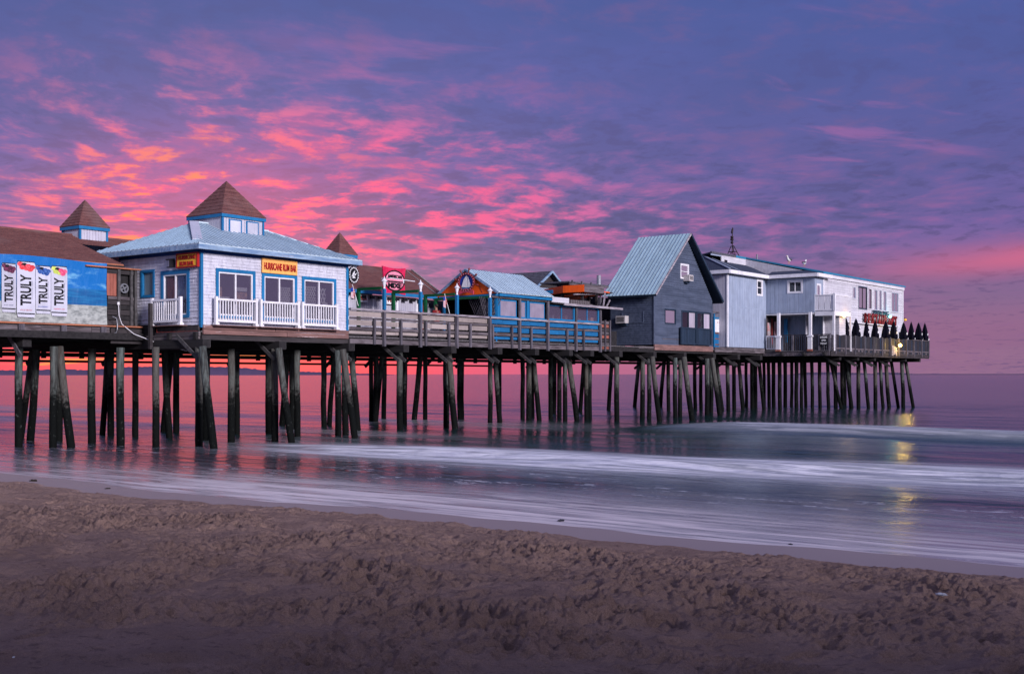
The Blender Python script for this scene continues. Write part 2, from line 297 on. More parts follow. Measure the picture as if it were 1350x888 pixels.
# ------------------------------------------------------------------ object helpers
BASE = {}
def thing(name, label, cat, base=(0, 0, 0), group=None, kind=None):
    o = bpy.data.objects.new(name, None); COL.objects.link(o); o.empty_display_size = .2
    o.location = world(*base); o.rotation_euler = (0, 0, ANG); BASE[o.name] = base
    o['label'] = label; o['category'] = cat
    if group: o['group'] = group
    if kind: o['kind'] = kind
    return o
class MB:
    def __init__(s): s.v = []; s.f = []
    def hexa(s, p):
        i = len(s.v); s.v += [tuple(q) for q in p]
        s.f += [(i, i+1, i+2, i+3), (i+4, i+7, i+6, i+5), (i, i+4, i+5, i+1), (i+1, i+5, i+6, i+2), (i+2, i+6, i+7, i+3), (i+3, i+7, i+4, i)]
        return s
    def box(s, a0, a1, b0, b1, c0, c1):
        return s.hexa([(a0, b0, c0), (a1, b0, c0), (a1, b1, c0), (a0, b1, c0), (a0, b0, c1), (a1, b0, c1), (a1, b1, c1), (a0, b1, c1)])
    def prism(s, poly, off):      # poly: list of 3D points, extruded by vector off
        i = len(s.v); n = len(poly); off = Vector(off)
        s.v += [tuple(p) for p in poly] + [tuple(Vector(p) + off) for p in poly]
        s.f += [tuple(range(i, i+n)), tuple(range(i+2*n-1, i+n-1, -1))]
        s.f += [(i+k, i+(k+1) % n, i+n+(k+1) % n, i+n+k) for k in range(n)]; return s
    def bar(s, p, q, w, h=None):
        p, q = Vector(p), Vector(q); h = h or w; d = (q-p).normalized()
        a = d.cross(Vector((0, 0, 1))); a = a.normalized() if a.length > .05 else Vector((1, 0, 0)); b = d.cross(a).normalized()
        c = [a*w/2+b*h/2, -a*w/2+b*h/2, -a*w/2-b*h/2, a*w/2-b*h/2]
        return s.hexa([p+x for x in c] + [q+x for x in c])
    def tube(s, pts, r, n=8, cap=True):
        rings = []; pts = [Vector(p) for p in pts]; rr = r if isinstance(r, (list, tuple)) else [r]*len(pts)
        for k, p in enumerate(pts):
            d = (pts[min(k+1, len(pts)-1)] - pts[max(k-1, 0)]).normalized()
            a = d.cross(Vector((.3, .1, 1))) if abs(d.z) < .95 else d.cross(Vector((1, 0, 0))); a.normalize(); b = d.cross(a)
            i = len(s.v); s.v += [tuple(p + (a*math.cos(6.28318*j/n) + b*math.sin(6.28318*j/n))*rr[k]) for j in range(n)]; rings.append(i)
        for i, j in zip(rings, rings[1:]):
            s.f += [(i+k, i+(k+1) % n, j+(k+1) % n, j+k) for k in range(n)]
        if cap: s.f += [tuple(rings[0]+k for k in range(n)), tuple(rings[-1]+k for k in range(n-1, -1, -1))]
        return s
    def mesh(s, name, mat, base=(0, 0, 0), smooth=False):
        me = bpy.data.meshes.new(name); b = base
        me.from_pydata([(x-b[0], y-b[1], z-b[2]) for x, y, z in s.v], [], s.f)
        bm = bmesh.new(); bm.from_mesh(me); bmesh.ops.recalc_face_normals(bm, faces=bm.faces); bm.to_mesh(me); bm.free()
        for m_ in (mat if isinstance(mat, list) else [mat]): me.materials.append(m_)
        if smooth:
            for p in me.polygons: p.use_smooth = True
        return me
    def build(s, name, mat, parent=None, base=None, kind=None, label=None, smooth=False):
        if parent is not None: b = BASE[parent.name]
        else: b = base or (0, 0, 0)
        me = s.mesh(name, mat, b, smooth); o = bpy.data.objects.new(name, me); COL.objects.link(o)
        if parent is not None: o.parent = parent
        else: o.location = world(*b); o.rotation_euler = (0, 0, ANG)
        BASE[o.name] = b
        if kind: o['kind'] = kind
        if label: o['label'] = label
        return o
def tag(o, label, cat=None, group=None, kind=None):
    o['label'] = label
    if cat: o['category'] = cat
    if group: o['group'] = group
    if kind: o['kind'] = kind
    return o
CACHE = {}
def piece(name, mat, parent, a0, a1, b0, b1, c0, c1, tilt=0):
    """one countable box-like piece; equal pieces share mesh data"""
    d = (round(a1-a0, 3), round(b1-b0, 3), round(c1-c0, 3)); key = (name, mat.name, d)
    if key not in CACHE:
        x, y, z = d[0]/2, d[1]/2, d[2]/2; CACHE[key] = MB().box(-x, x, -y, y, -z, z).mesh(name, mat)
    o = bpy.data.objects.new(name, CACHE[key]); COL.objects.link(o); o.parent = parent; b = BASE[parent.name]
    o.location = ((a0+a1)/2-b[0], (b0+b1)/2-b[1], (c0+c1)/2-b[2])
    if tilt: o.rotation_euler = (0, random.uniform(-tilt, tilt), 0)
    BASE[o.name] = ((a0+a1)/2, (b0+b1)/2, (c0+c1)/2)
    return o
def subpiece(*a, **k): return piece(*a, **k)
class Face:
    """a wall face: 'v' lies in v=c and looks to -v, 'u' lies in u=c and looks to -u"""
    def __init__(s, ax, c): s.ax, s.c = ax, c
    def p(s, a, z, o=0): return (a, s.c - o, z) if s.ax == 'v' else (s.c - o, a, z)
    def box(s, mb, a0, a1, z0, z1, o0, o1):
        return mb.hexa([s.p(a0, z0, o0), s.p(a1, z0, o0), s.p(a1, z0, o1), s.p(a0, z0, o1), s.p(a0, z1, o0), s.p(a1, z1, o0), s.p(a1, z1, o1), s.p(a0, z1, o1)])
    def piece(s, name, mat, parent, a0, a1, z0, z1, o0, o1):
        if s.ax == 'v': return piece(name, mat, parent, a0, a1, s.c-o1, s.c-o0, z0, z1)
        return piece(name, mat, parent, s.c-o1, s.c-o0, a0, a1, z0, z1)
    def az(s, x, y): return uz(x, y, s.c) if s.ax == 'v' else vz(x, y, s.c)
    def rect(s, x0, y0, x1, y1):
        """photo rectangle (left x,y top ... right x,y bottom) -> a0,a1,z0,z1"""
        a0, z1 = s.az(x0, y0); a1, z0 = s.az(x1, y1); 
        return (min(a0, a1), max(a0, a1), z0, z1)
def cuts(a0, a1, holes, z0, z1):
    iv = [(a0, a1)]
    for h0, h1, hz0, hz1 in holes:
        if hz0 < (z0+z1)/2 < hz1:
            nv = []
            for p, q in iv:
                if h1 <= p or h0 >= q: nv.append((p, q)); continue
                if h0 > p: nv.append((p, h0))
                if h1 < q: nv.append((h1, q))
            iv = nv
    return iv
def siding(face, a0, a1, z0, z1, step, mat, parent, holes=(), shingle=0, span=None, name='siding', lip=.022):
    """horizontal courses, each leaning out at its lower edge; optionally broken into single shingles"""
    mb = MB(); z = z0; zs = sorted(set([h[2] for h in holes] + [h[3] for h in holes]))
    while z < z1 - .01:
        zt = min(z+step, z1)
        for q in zs:
            if z + .02 < q < zt - .02: zt = q; break
        b0, b1 = (a0, a1) if span is None else span((z+zt)/2)
        if b1 > b0:
            for p, q in cuts(b0, b1, holes, z, zt):
                a = p
                while a < q - 1e-4:
                    w = random.uniform(.5, 1.5)*shingle if shingle else q-p
                    e = min(a+w, q); e = q if q-e < .05 else e
                    l = lip*(1+(random.uniform(-.35, .5) if shingle else 0)); g = .006 if shingle else 0; dz_ = random.uniform(-.012, .006) if shingle else 0
                    mb.hexa([face.p(a, z+dz_, -.03), face.p(e-g, z+dz_, -.03), face.p(e-g, z+dz_, l), face.p(a, z+dz_, l),
                             face.p(a, zt, -.03), face.p(e-g, zt, -.03), face.p(e-g, zt, .004), face.p(a, zt, .004)])
                    a = e
        z = zt
    return mb.build(name, mat, parent, kind='stuff')
def vsiding(face, a0, a1, z0, z1, step, mat, parent, holes=(), name='siding', groove=.02, top=None):
    mb = MB(); a = a0; cutsx = sorted(set([h[0] for h in holes] + [h[1] for h in holes]))
    while a < a1 - .005:
        e = min(a+step, a1)
        for q in cutsx:
            if a + .02 < q < e - .02: e = q; break
        zt = z1 if top is None else top((a+e)/2)
        mid = (a+e)/2; iv = [(z0, zt)]
        for h0, h1, hz0, hz1 in holes:
            if h0 < mid < h1:
                nv = []
                for p, q in iv:
                    if hz1 <= p or hz0 >= q: nv.append((p, q)); continue
                    if hz0 > p: nv.append((p, hz0))
                    if hz1 < q: nv.append((hz1, q))
                iv = nv
        for p, q in iv:
            face.box(mb, a, e-.012, p, q, -.03, groove); face.box(mb, e-.012, e, p, q, -.03, 0)
        a = e
    return mb.build(name, mat, parent, kind='stuff')
def clip(poly, ax, val, keep_gt):
    out = []
    for i in range(len(poly)):
        p, q = poly[i], poly[(i+1) % len(poly)]
        ip = (p[ax] >= val) == keep_gt or abs(p[ax]-val) < 1e-9; iq = (q[ax] >= val) == keep_gt or abs(q[ax]-val) < 1e-9
        if ip: out.append(p)
        if ip != iq and abs(q[ax]-p[ax]) > 1e-9:
            k = (val-p[ax])/(q[ax]-p[ax]); out.append((p[0]+k*(q[0]-p[0]), p[1]+k*(q[1]-p[1])))
    return out
def roof_plane(parent, pts, axis, step, mat, name='roof_panel', rib=None, thick=.04, join=None, ribh=.026):
    """pts: planar 3D polygon, first edge = eave. Split in strips: axis 's' strips run up the slope (metal panels),
    axis 'h' strips are courses (shingles)."""
    pts = [Vector(p) for p in pts]; o = pts[0]; s = (pts[1]-pts[0]).normalized(); n = s.cross(pts[-1]-pts[0]).normalized()
    if n.z < 0: n = -n
    h = n.cross(s).normalized()
    if h.z < 0: h = -h
    P2 = [((p-o).dot(s), (p-o).dot(h)) for p in pts]; k = 0 if axis == 's' else 1
    lo, hi = min(p[k] for p in P2), max(p[k] for p in P2); N = max(1, round((hi-lo)/step)); st = (hi-lo)/N
    allmb = MB()
    for i in range(N):
        q = clip(clip(P2, k, lo+i*st, True), k, lo+(i+1)*st, False)
        q2 = []
        for p in q:
            if not q2 or (abs(p[0]-q2[-1][0])+abs(p[1]-q2[-1][1])) > 1e-4: q2.append(p)
        if len(q2) > 2 and abs(q2[0][0]-q2[-1][0])+abs(q2[0][1]-q2[-1][1]) < 1e-4: q2.pop()
        if len(q2) < 3: continue
        if axis == 's':
            mb = MB(); mb.prism([o+s*a+h*b for a, b in q2], n*thick)
            xs = lo+i*st; hs = [b for a, b in q2 if abs(a-xs) < 1e-3]
            nrib = len(hs) >= 2
            if len(hs) >= 2:
                a_, b_ = min(hs), max(hs)
                mb.hexa([o+s*(xs+dx_)+h*b2+n*dn for b2, dn, dx_ in [(a_, thick-.005, 0), (a_, thick-.005, .048), (a_, thick+ribh, .036), (a_, thick+ribh, .009)]] +
                        [o+s*(xs+dx_)+h*b2+n*dn for b2, dn, dx_ in [(b_, thick-.005, 0), (b_, thick-.005, .048), (b_, thick+ribh, .036), (b_, thick+ribh, .009)]])
            o2 = mb.build(name, [mat, M['metal_rib']], parent)
            if nrib:
                for p_ in list(o2.data.polygons)[-6:]: p_.material_index = 1
        else:
            mb = allmb; base_ = [o+s*a+h*b for a, b in q2]; lowb = min(b for a, b in q2)
            i0 = len(mb.v); m_ = len(q2)
            mb.v += [tuple(p) for p in base_] + [tuple(p+n*(thick*(1.0 if abs(b-lowb) < 1e-4 else .35))) for p, (a, b) in zip(base_, q2)]
            mb.f += [tuple(range(i0, i0+m_)), tuple(range(i0+2*m_-1, i0+m_-1, -1))] + [(i0+j, i0+(j+1) % m_, i0+m_+(j+1) % m_, i0+m_+j) for j in range(m_)]
    if axis != 's': return allmb.build(name, mat, parent, kind='stuff')
def window(face, parent, r, outer, inner, n=2, fw=.09, iw=.05, glass=None, sill=False, sliders=False, depth=.03, name='window', rows=1, blind=None):
    """r = outer opening a0,a1,z0,z1; casing, sash bars, panes"""
    a0, a1, z0, z1 = r; mb = MB()
    for b in ((a0, a1, z1-fw, z1), (a0, a1, z0, z0+fw*.8)): face.box(mb, *b, -.02, .045)
    for b in ((a0, a0+fw, z0+fw*.8, z1-fw), (a1-fw, a1, z0+fw*.8, z1-fw)): face.box(mb, *b, -.02, .045)
    w = mb.build(name, outer, parent)
    c0, c1, d0, d1 = a0+fw, a1-fw, z0+fw*.8, z1-fw
    sm = MB()
    face.box(sm, c0, c1, d1-iw, d1, -.05, .02); face.box(sm, c0, c1, d0, d0+iw, -.05, .02)
    for k in range(n+1):
        x = c0+(c1-c0-iw)*k/n; face.box(sm, x, x+iw, d0+iw, d1-iw, -.05, .02)
    for k in range(1, rows):
        z = d0+(d1-d0)*k/rows; face.box(sm, c0+iw, c1-iw, z-iw/2, z+iw/2, -.048, .018)
    BASE[w.name] = BASE[parent.name]
    sm.build('sash', inner, w)
    for k in range(n):
        x = c0+(c1-c0-iw)*k/n+iw
        for j in range(rows):
            za, zb = d0+(d1-d0)*j/rows, d0+(d1-d0)*(j+1)/rows
            pm = MB(); face.box(pm, x, x+(c1-c0-iw)/n-iw, za+iw, zb-iw, -.03, -.022); pm.build('pane', glass or M['glass'], w)
    if blind:
        bm_ = MB(); face.box(bm_, c0, c1, d0, d1, -.075, -.055); bm_.build('blind', blind, w)
    return w
def text_mb(s, face, a, z, size, depth, o, mat, parent, name='lettering', flip=False, rot=0, width=None, center=True, bold=.0):
    cu = bpy.data.curves.new('t', 'FONT'); cu.body = s; cu.size = 1; cu.extrude = depth/2/size if False else 0; cu.align_x = 'CENTER' if center else 'LEFT'; cu.offset = bold
    cu.resolution_u = 3
    ob = bpy.data.objects.new('t', cu); COL.objects.link(ob)
    dg = bpy.context.evaluated_depsgraph_get(); me = bpy.data.meshes.new_from_object(ob.evaluated_get(dg)); bpy.data.objects.remove(ob)
    bm = bmesh.new(); bm.from_mesh(me)
    xs = [v.co.x for v in bm.verts]; ys = [v.co.y for v in bm.verts]; cx, cy = (min(xs)+max(xs))/2, (min(ys)+max(ys))/2
    hx, hy = max(xs)-min(xs), max(ys)-min(ys)
    sy = size/hy; sxx = (width/hx) if width else sy
    ret = bmesh.ops.extrude_face_region(bm, geom=bm.faces[:])
    for v in [g for g in ret['geom'] if isinstance(g, bmesh.types.BMVert)]: v.co.z = 1.0
    b = BASE[parent.name] if parent is not None else (0, 0, 0)
    for v in bm.verts:
        x, y = (v.co.x-cx)*sxx, (v.co.y-cy)*sy
        if rot: x, y = -y, x
        if face.ax == 'u': x = -x
        q = face.p(a+x, z+y, o+v.co.z*depth); v.co = (q[0]-b[0], q[1]-b[1], q[2]-b[2])
    bmesh.ops.recalc_face_normals(bm, faces=bm.faces); bm.to_mesh(me); bm.free()
    me.materials.clear(); me.materials.append(mat)
    o_ = bpy.data.objects.new(name, me); COL.objects.link(o_)
    if parent is not None: o_.parent = parent
    BASE[o_.name] = b
    return o_
def disc(mb, face, a, z, ra, rz, o0, o1, n=28, a0=0, a1=6.28319):
    P = [face.p(a+ra*math.cos(a0+(a1-a0)*k/n), z+rz*math.sin(a0+(a1-a0)*k/n), o0) for k in range(n)]
    q0 = Vector(face.p(0, 0, o0)); q1 = Vector(face.p(0, 0, o1)); return mb.prism(P, q1-q0)
def ring(mb, face, a, z, ra, rz, w, o0, o1, n=32):
    for k in range(n):
        t0, t1 = 6.28319*k/n, 6.28319*(k+1)/n
        f = lambda t, s_, o: face.p(a+(ra+s_)*math.cos(t), z+(rz+s_)*math.sin(t), o)
        mb.hexa([f(t0, 0, o0), f(t1, 0, o0), f(t1, w, o0), f(t0, w, o0), f(t0, 0, o1), f(t1, 0, o1), f(t1, w, o1), f(t0, w, o1)])
    return mb

# ------------------------------------------------------------------ sand, water, hills
def vnoise(n, cells, rng):
    g = rng.random((cells+2, cells+2)); x = np.linspace(0, cells, n, endpoint=False); i = x.astype(int); f = x-i; f = f*f*(3-2*f)
    a = g[i][:, i]; b = g[i+1][:, i]; c = g[i][:, i+1]; d = g[i+1][:, i+1]
    fx, fy = f[:, None], f[None, :]
    return (a*(1-fx)+b*fx)*(1-fy)+(c*(1-fx)+d*fx)*fy - .5
HN = 2400; HU0, HV0, HS = -32.0, -48.0, 48.0          # raster of the trampled sand, 2 cm cells
def sand_raster():
    H = np.zeros((HN, HN)); Fn = np.zeros((HN, HN))
    for cells, amp in ((24, .09), (60, .075), (130, .06)): H += amp*vnoise(HN, cells, RNG)
    for cells, amp in ((400, .055), (800, .052), (1200, .034)): Fn += amp*vnoise(HN, cells, RNG)
    r1 = vnoise(HN, 110, RNG); H += .050*(1-np.abs(r1)*4)*(vnoise(HN, 40, RNG)+.4)
    for cells, amp in ((470, .048), (900, .034)): Fn += amp*(1-np.abs(vnoise(HN, cells, RNG))*4)
    mod = np.clip(.55+2.4*vnoise(HN, 34, RNG)+1.4*vnoise(HN, 85, RNG), .12, 1.7); H += Fn*mod
    px = HS/HN
    spots_ = [(RNG.integers(40, HN-40), RNG.integers(40, HN-40), RNG.uniform(0, 6.28), RNG.uniform(.07, .18), RNG.uniform(.05, .10), RNG.uniform(.02, .06)) for _ in range(2600)]
    for _ in range(95):                                  # trails of footprints
        x, y, h = RNG.uniform(0, HN), RNG.uniform(0, HN), RNG.uniform(0, 6.28)
        for st_ in range(int(RNG.uniform(10, 34))):
            h += RNG.normal(0, .07); x += math.cos(h)*.62/px; y += math.sin(h)*.62/px; sd_ = (-1)**st_*.11/px
            spots_.append((int(x-math.sin(h)*sd_), int(y+math.cos(h)*sd_), h+RNG.normal(0, .12), RNG.uniform(.13, .18), RNG.uniform(.06, .085), RNG.uniform(.045, .085)))
    for i, j, a, L, w, d in spots_:
        if not (40 < i < HN-40 and 40 < j < HN-40): continue
        n = int(.42/px); y, x = np.mgrid[-n:n+1, -n:n+1]*px
        i0, i1, j0, j1 = max(i-n, 0), min(i+n+1, HN), max(j-n, 0), min(j+n+1, HN)
        p, q = x*math.cos(a)+y*math.sin(a), -x*math.sin(a)+y*math.cos(a); r = np.sqrt((p/L)**2+(q/w)**2)
        st = -d*np.exp(-r**3)+d*.45*np.exp(-((r-1.45)/.38)**2)
        H[i0:i1, j0:j1] += st[i0-(i-n):i1-(i-n), j0-(j-n):j1-(j-n)]
    return H
SR = sand_raster(); SR2 = sum(a_*vnoise(HN, c_, RNG) for c_, a_ in ((18, 1.6), (45, 1.0), (95, .45)))
def sample(H, u, v):
    x = np.clip((u-HU0)/HS*HN, 0, HN-2); y = np.clip((v-HV0)/HS*HN, 0, HN-2); i, j = x.astype(int), y.astype(int); fx, fy = x-i, y-j
    r = (H[i, j]*(1-fx)+H[i+1, j]*fx)*(1-fy)+(H[i, j+1]*(1-fx)+H[i+1, j+1]*fx)*fy
    e = np.minimum(np.minimum(u-HU0, HU0+HS-u), np.minimum(v-HV0, HV0+HS-v)); return r*np.clip(e/3, 0, 1)
SHORE = -10.2
def sst(x, a, b): t_ = np.clip((x-a)/(b-a), 0, 1); return t_*t_*(3-2*t_)
def shore(v): return SHORE + .30*np.sin(v*.21+1)+.16*np.sin(v*.57)+.07*np.sin(v*1.4+2)+.03*np.sin(v*3.7)
def sand_z(u, v):
    s = shore(v) - u
    z = np.where(s < 0, s*.045, np.where(s < 1.35, s*.045, .061+(s-1.35)*.066))
    z = np.where(s > 24, .061+22.65*.066+(s-24)*.012, z)
    edge = 1.65+.16*np.sin(v*1.3)+.12*np.sin(v*3.1+2)+.06*np.sin(v*7.7)
    dry = sst(s, edge-.12, edge+.22)
    z = z+dry*(.03+sample(SR, u, v)*(.30+.62*sst(s, 1.7, 5)-.46*sst(s, 8, 14)))+.10*sst(s, 6, 12)*(sample(SR2, u, v))
    return np.clip(z, -3, 6), dry
def polar(rings, angs):
    """world polar sheet round the photographer in pier coordinates"""
    r, a = np.meshgrid(rings, angs, indexing='ij'); X, Y = r*np.sin(a), r*np.cos(a)
    u = (X-OX)*UX+(Y-OY)*UY; v = (X-OX)*VX+(Y-OY)*VY; return u, v
def gridfaces(nr, na):
    i, j = np.meshgrid(np.arange(nr-1), np.arange(na-1), indexing='ij'); k = i*na+j
    return np.stack([k, k+na, k+na+1, k+1], -1).reshape(-1, 4)
def sheet(name, u, v, z, mat, attrs={}):
    nr, na = u.shape; me = bpy.data.meshes.new(name); co = np.stack([u, v, z], -1).reshape(-1, 3).astype(np.float32); F = gridfaces(nr, na)
    me.vertices.add(len(co)); me.vertices.foreach_set('co', co.ravel()); me.loops.add(F.size); me.loops.foreach_set('vertex_index', F.ravel().astype(np.int32))
    me.polygons.add(len(F)); me.polygons.foreach_set('loop_start', np.arange(0, F.size, 4, dtype=np.int32)); me.polygons.foreach_set('use_smooth', np.ones(len(F), bool))
    me.update(calc_edges=True); me.validate()
    for k, val in attrs.items():
        at = me.attributes.new(k, 'FLOAT', 'POINT'); at.data.foreach_set('value', val.ravel().astype(np.float32))
    me.materials.append(mat); o = bpy.data.objects.new(name, me); COL.objects.link(o); o.location = world(0, 0, 0); o.rotation_euler = (0, 0, ANG); o['kind'] = 'structure'; return o

def sandmat():
    m, t, b, o = newmat('beach_sand')
    tc = t.node('ShaderNodeTexCoord').outputs['Object']; at = t.node('ShaderNodeAttribute', attribute_name='dry').outputs['Fac']
    n = t.noise(tc, 1.6, 6, .6); f = t.noise(tc, 140, 3, .7); g = t.noise(t.map(tc, scale=(1.25, .8, 1)), 10, 7, .68); h = t.noise(t.map(tc, loc=(3, 5, 0)), 4.2, 6, .65)
    c = t.mix(t.ss(n, .35, .65), (.52, .345, .285), (.41, .27, .225)); c = t.mix(t.ss(f, .38, .62, 0, .45), c, (.15, .10, .09))
    c = t.mix(t.ss(g, .54, .64, 0, .45), c, (.14, .09, .085))
    c = t.mix(at, (.34, .26, .25), c)
    t.put(b.inputs['Base Color'], c); t.put(b.inputs['Roughness'], t.m('ADD', t.m('MULTIPLY', at, .35), .58)); t.put(b.inputs['Specular IOR Level'], t.m('SUBTRACT', .30, t.m('MULTIPLY', at, .22)))
    gd = t.m('ABSOLUTE', t.m('SUBTRACT', g, .5)); hd_ = t.m('ABSOLUTE', t.m('SUBTRACT', h, .5))
    hh = t.m('SUBTRACT', t.m('MULTIPLY', f, .24), t.m('ADD', t.m('MULTIPLY', gd, 1.5), t.m('MULTIPLY', hd_, 1.5)))
    bp = t.node('ShaderNodeBump'); bp.inputs['Distance'].default_value = .11; t.put(bp.inputs['Strength'], t.m('MULTIPLY', at, .95))
    t.put(bp.inputs['Height'], hh); t.l.new(bp.outputs[0], b.inputs['Normal']); return m
def build_sand():
    rings = np.concatenate([[.3, 1, 2, 3], np.geomspace(4.4, 42, 1000), np.geomspace(44, 900, 40)])
    angs = np.concatenate([np.linspace(-math.pi, -.56, 60), np.linspace(-.55, .55, 800), np.linspace(.56, math.pi, 60)])
    u, v = polar(rings, angs); z, dry = sand_z(u, v); return sheet('sand', u, v, z, sandmat(), {'dry': dry})
sand = build_sand()

def crest(v): return 2.6+.9*np.sin(v*.16+.5)+.35*np.sin(v*.47)
def water_z(u, v):
    uc = crest(v); A = .20*sst(v, 3.0, -12.0)
    d = u-uc; z = A*np.where(d < 0, np.exp(-(d/.75)**2), np.exp(-(d/2.6)**2))
    uc2 = 20.5+.8*np.sin(v*.13); d2 = u-uc2; A2 = .46*sst(v, -2, -11)*(1-sst(v, -38, -50)); z = z+A2*np.where(d2 < 0, np.exp(-(d2/1.0)**2), np.exp(-(d2/3.5)**2))
    for ku, kv, a, ph in ((1.1, .22, .018, 0), (1.9, -.31, .012, 2), (3.1, .5, .008, 1), (.45, .08, .03, 3), (.21, -.03, .05, 5)):
        z = z+a*np.sin(u*ku+v*kv+ph+.6*np.sin(v*.35+u*.2))
    return z*sst(u, SHORE-.2, SHORE+5)+.004
def foam_mask(u, v):
    uc = crest(v); k = sst(v, 6, -8)
    f = k*sst(u, uc-5.5, uc-.6)*(1-sst(u, uc-.6, uc+5.5))
    w = sst(u, SHORE+7.0+.9*np.sin(v*.2), SHORE+1.0)*(.26+.70*sst(v, 5, -14))
    uc2 = 20.5+.8*np.sin(v*.13); g = .62*sst(v, -5, -13)*(1-sst(v, -46, -60))*sst(u, uc2-1.8, uc2-.3)*(1-sst(u, uc2+.5, uc2+3.5))
    h = .50*sst(v, -8, 2)*(sst(u, 5.5, 8)*(1-sst(u, 9, 11.5))+.75*sst(u, 15, 18)*(1-sst(u, 20, 25)))
    return np.maximum.reduce([f, w, g, h])
def watermat():
    m, t, b, o = newmat('sea_water')
    tc = t.node('ShaderNodeTexCoord').outputs['Object']; at = t.node('ShaderNodeAttribute', attribute_name='foam').outputs['Fac']
    s = t.node('ShaderNodeSeparateXYZ'); t.l.new(tc, s.inputs[0]); u_, v_ = s.outputs[0], s.outputs[1]
    # streaks drawn out along the crests
    wr = t.node('ShaderNodeVectorMath', operation='ADD'); t.put(wr.inputs[0], t.map(tc, scale=(1, .10, 1))); ws = t.node('ShaderNodeVectorMath', operation='SCALE'); t.put(ws.inputs[0], t.noise(t.map(tc, scale=(.35, .2, 1)), 1, 3, out=1)); ws.inputs['Scale'].default_value = .55; t.l.new(ws.outputs[0], wr.inputs[1])
    st = t.noise(wr.outputs[0], 1.5, 7, .6); st2 = t.noise(t.map(wr.outputs[0], scale=(3.2, 2.2, 1)), 1.2, 6, .65)
    lace = t.noise(t.map(tc, scale=(1.3, .45, 1)), 2.6, 8, .72); big = t.noise(t.map(tc, scale=(.4, .1, 1)), .8, 4)
    soft = t.m('MULTIPLY', at, t.ss(t.m('ADD', st, t.m('MULTIPLY', at, .22)), .40, .72))
    soft = t.m('MULTIPLY', soft, t.ss(st2, .36, .60, .4, 1)); soft = t.m('MAXIMUM', soft, t.m('MULTIPLY', at, t.ss(st2, .3, .7, .30, .66)))
    spotz = t.m('MULTIPLY', t.m('MULTIPLY', t.ss(u_, SHORE+.6, SHORE+2.5), t.ss(u_, 1.5, -3)), t.ss(big, .42, .55))
    spots = t.m('MULTIPLY', t.m('MULTIPLY', t.ss(lace, .56, .62), spotz), .6)
    ea = t.node('ShaderNodeAttribute', attribute_name='edge').outputs['Fac']; edge = t.m('MULTIPLY', t.m('MULTIPLY', ea, t.ss(lace, .42, .60)), .75)
    ff = t.m('MAXIMUM', t.m('MAXIMUM', soft, spots), edge, clamp=True)
    deep = t.mix(t.ss(u_, -9, 4), (.06, .06, .08), (.010, .034, .036)); deep = t.mix(t.ss(st, .45, .7, 0, .5), deep, (.008, .016, .024))
    col = t.mix(ff, deep, t.mix(t.ss(u_, -7.5, -3), (.82, .72, .72), (.78, .77, .84))); t.put(b.inputs['Base Color'], col)
    b.inputs['IOR'].default_value = 1.33
    t.put(b.inputs['Specular IOR Level'], .5)
    t.put(b.inputs['Roughness'], t.m('ADD', t.ss(u_, -9, -3, .07, .13), t.m('MULTIPLY', ff, .5)))
    # wind ripples: fine, stretched along the crests, fading in strength far out
    g = t.node('ShaderNodeNewGeometry'); dist = t.node('ShaderNodeCameraData').outputs['View Distance'] if False else None
    ra = t.noise(t.map(tc, scale=(1, .35, 1)), 2.2, 6, .62); rb_ = t.noise(t.map(tc, scale=(1, .2, 1)), .6, 4, .6)
    calm = t.m('MULTIPLY', t.ss(u_, SHORE, SHORE+6, .15, 1), t.ss(u_, 4, 14, 1, .5))
    bp = t.node('ShaderNodeBump'); t.put(bp.inputs['Strength'], t.m('MULTIPLY', calm, .85)); bp.inputs['Distance'].default_value = .26
    t.put(bp.inputs['Height'], t.m('ADD', t.m('MULTIPLY', ra, .5), t.m('MULTIPLY', rb_, 1.9))); t.l.new(bp.outputs[0], b.inputs['Normal']); return m
def build_water():
    rings = np.concatenate([[13.2], np.geomspace(13.5, 130, 560), np.geomspace(134, 26000, 90)])
    angs = np.concatenate([np.linspace(-math.pi/2, -.57, 40), np.linspace(-.56, .56, 520), np.linspace(.57, math.pi*.75, 50)])
    u, v = polar(rings, angs); z = water_z(u, v); far = sst(np.hypot(u-CU, v-CV), 130, 90); z = z*far
    # tuck the landward part under the beach
    z = np.where(u < SHORE-1.5, -1.2, z)
    return sheet('water', u, v, z, watermat(), {'foam': foam_mask(u, v), 'edge': np.exp(-((u-shore(v)-.12)/.16)**2)+.6*np.exp(-((u-shore(v)-1.1-.25*np.sin(v*.8))/.10)**2)})
water = build_water()

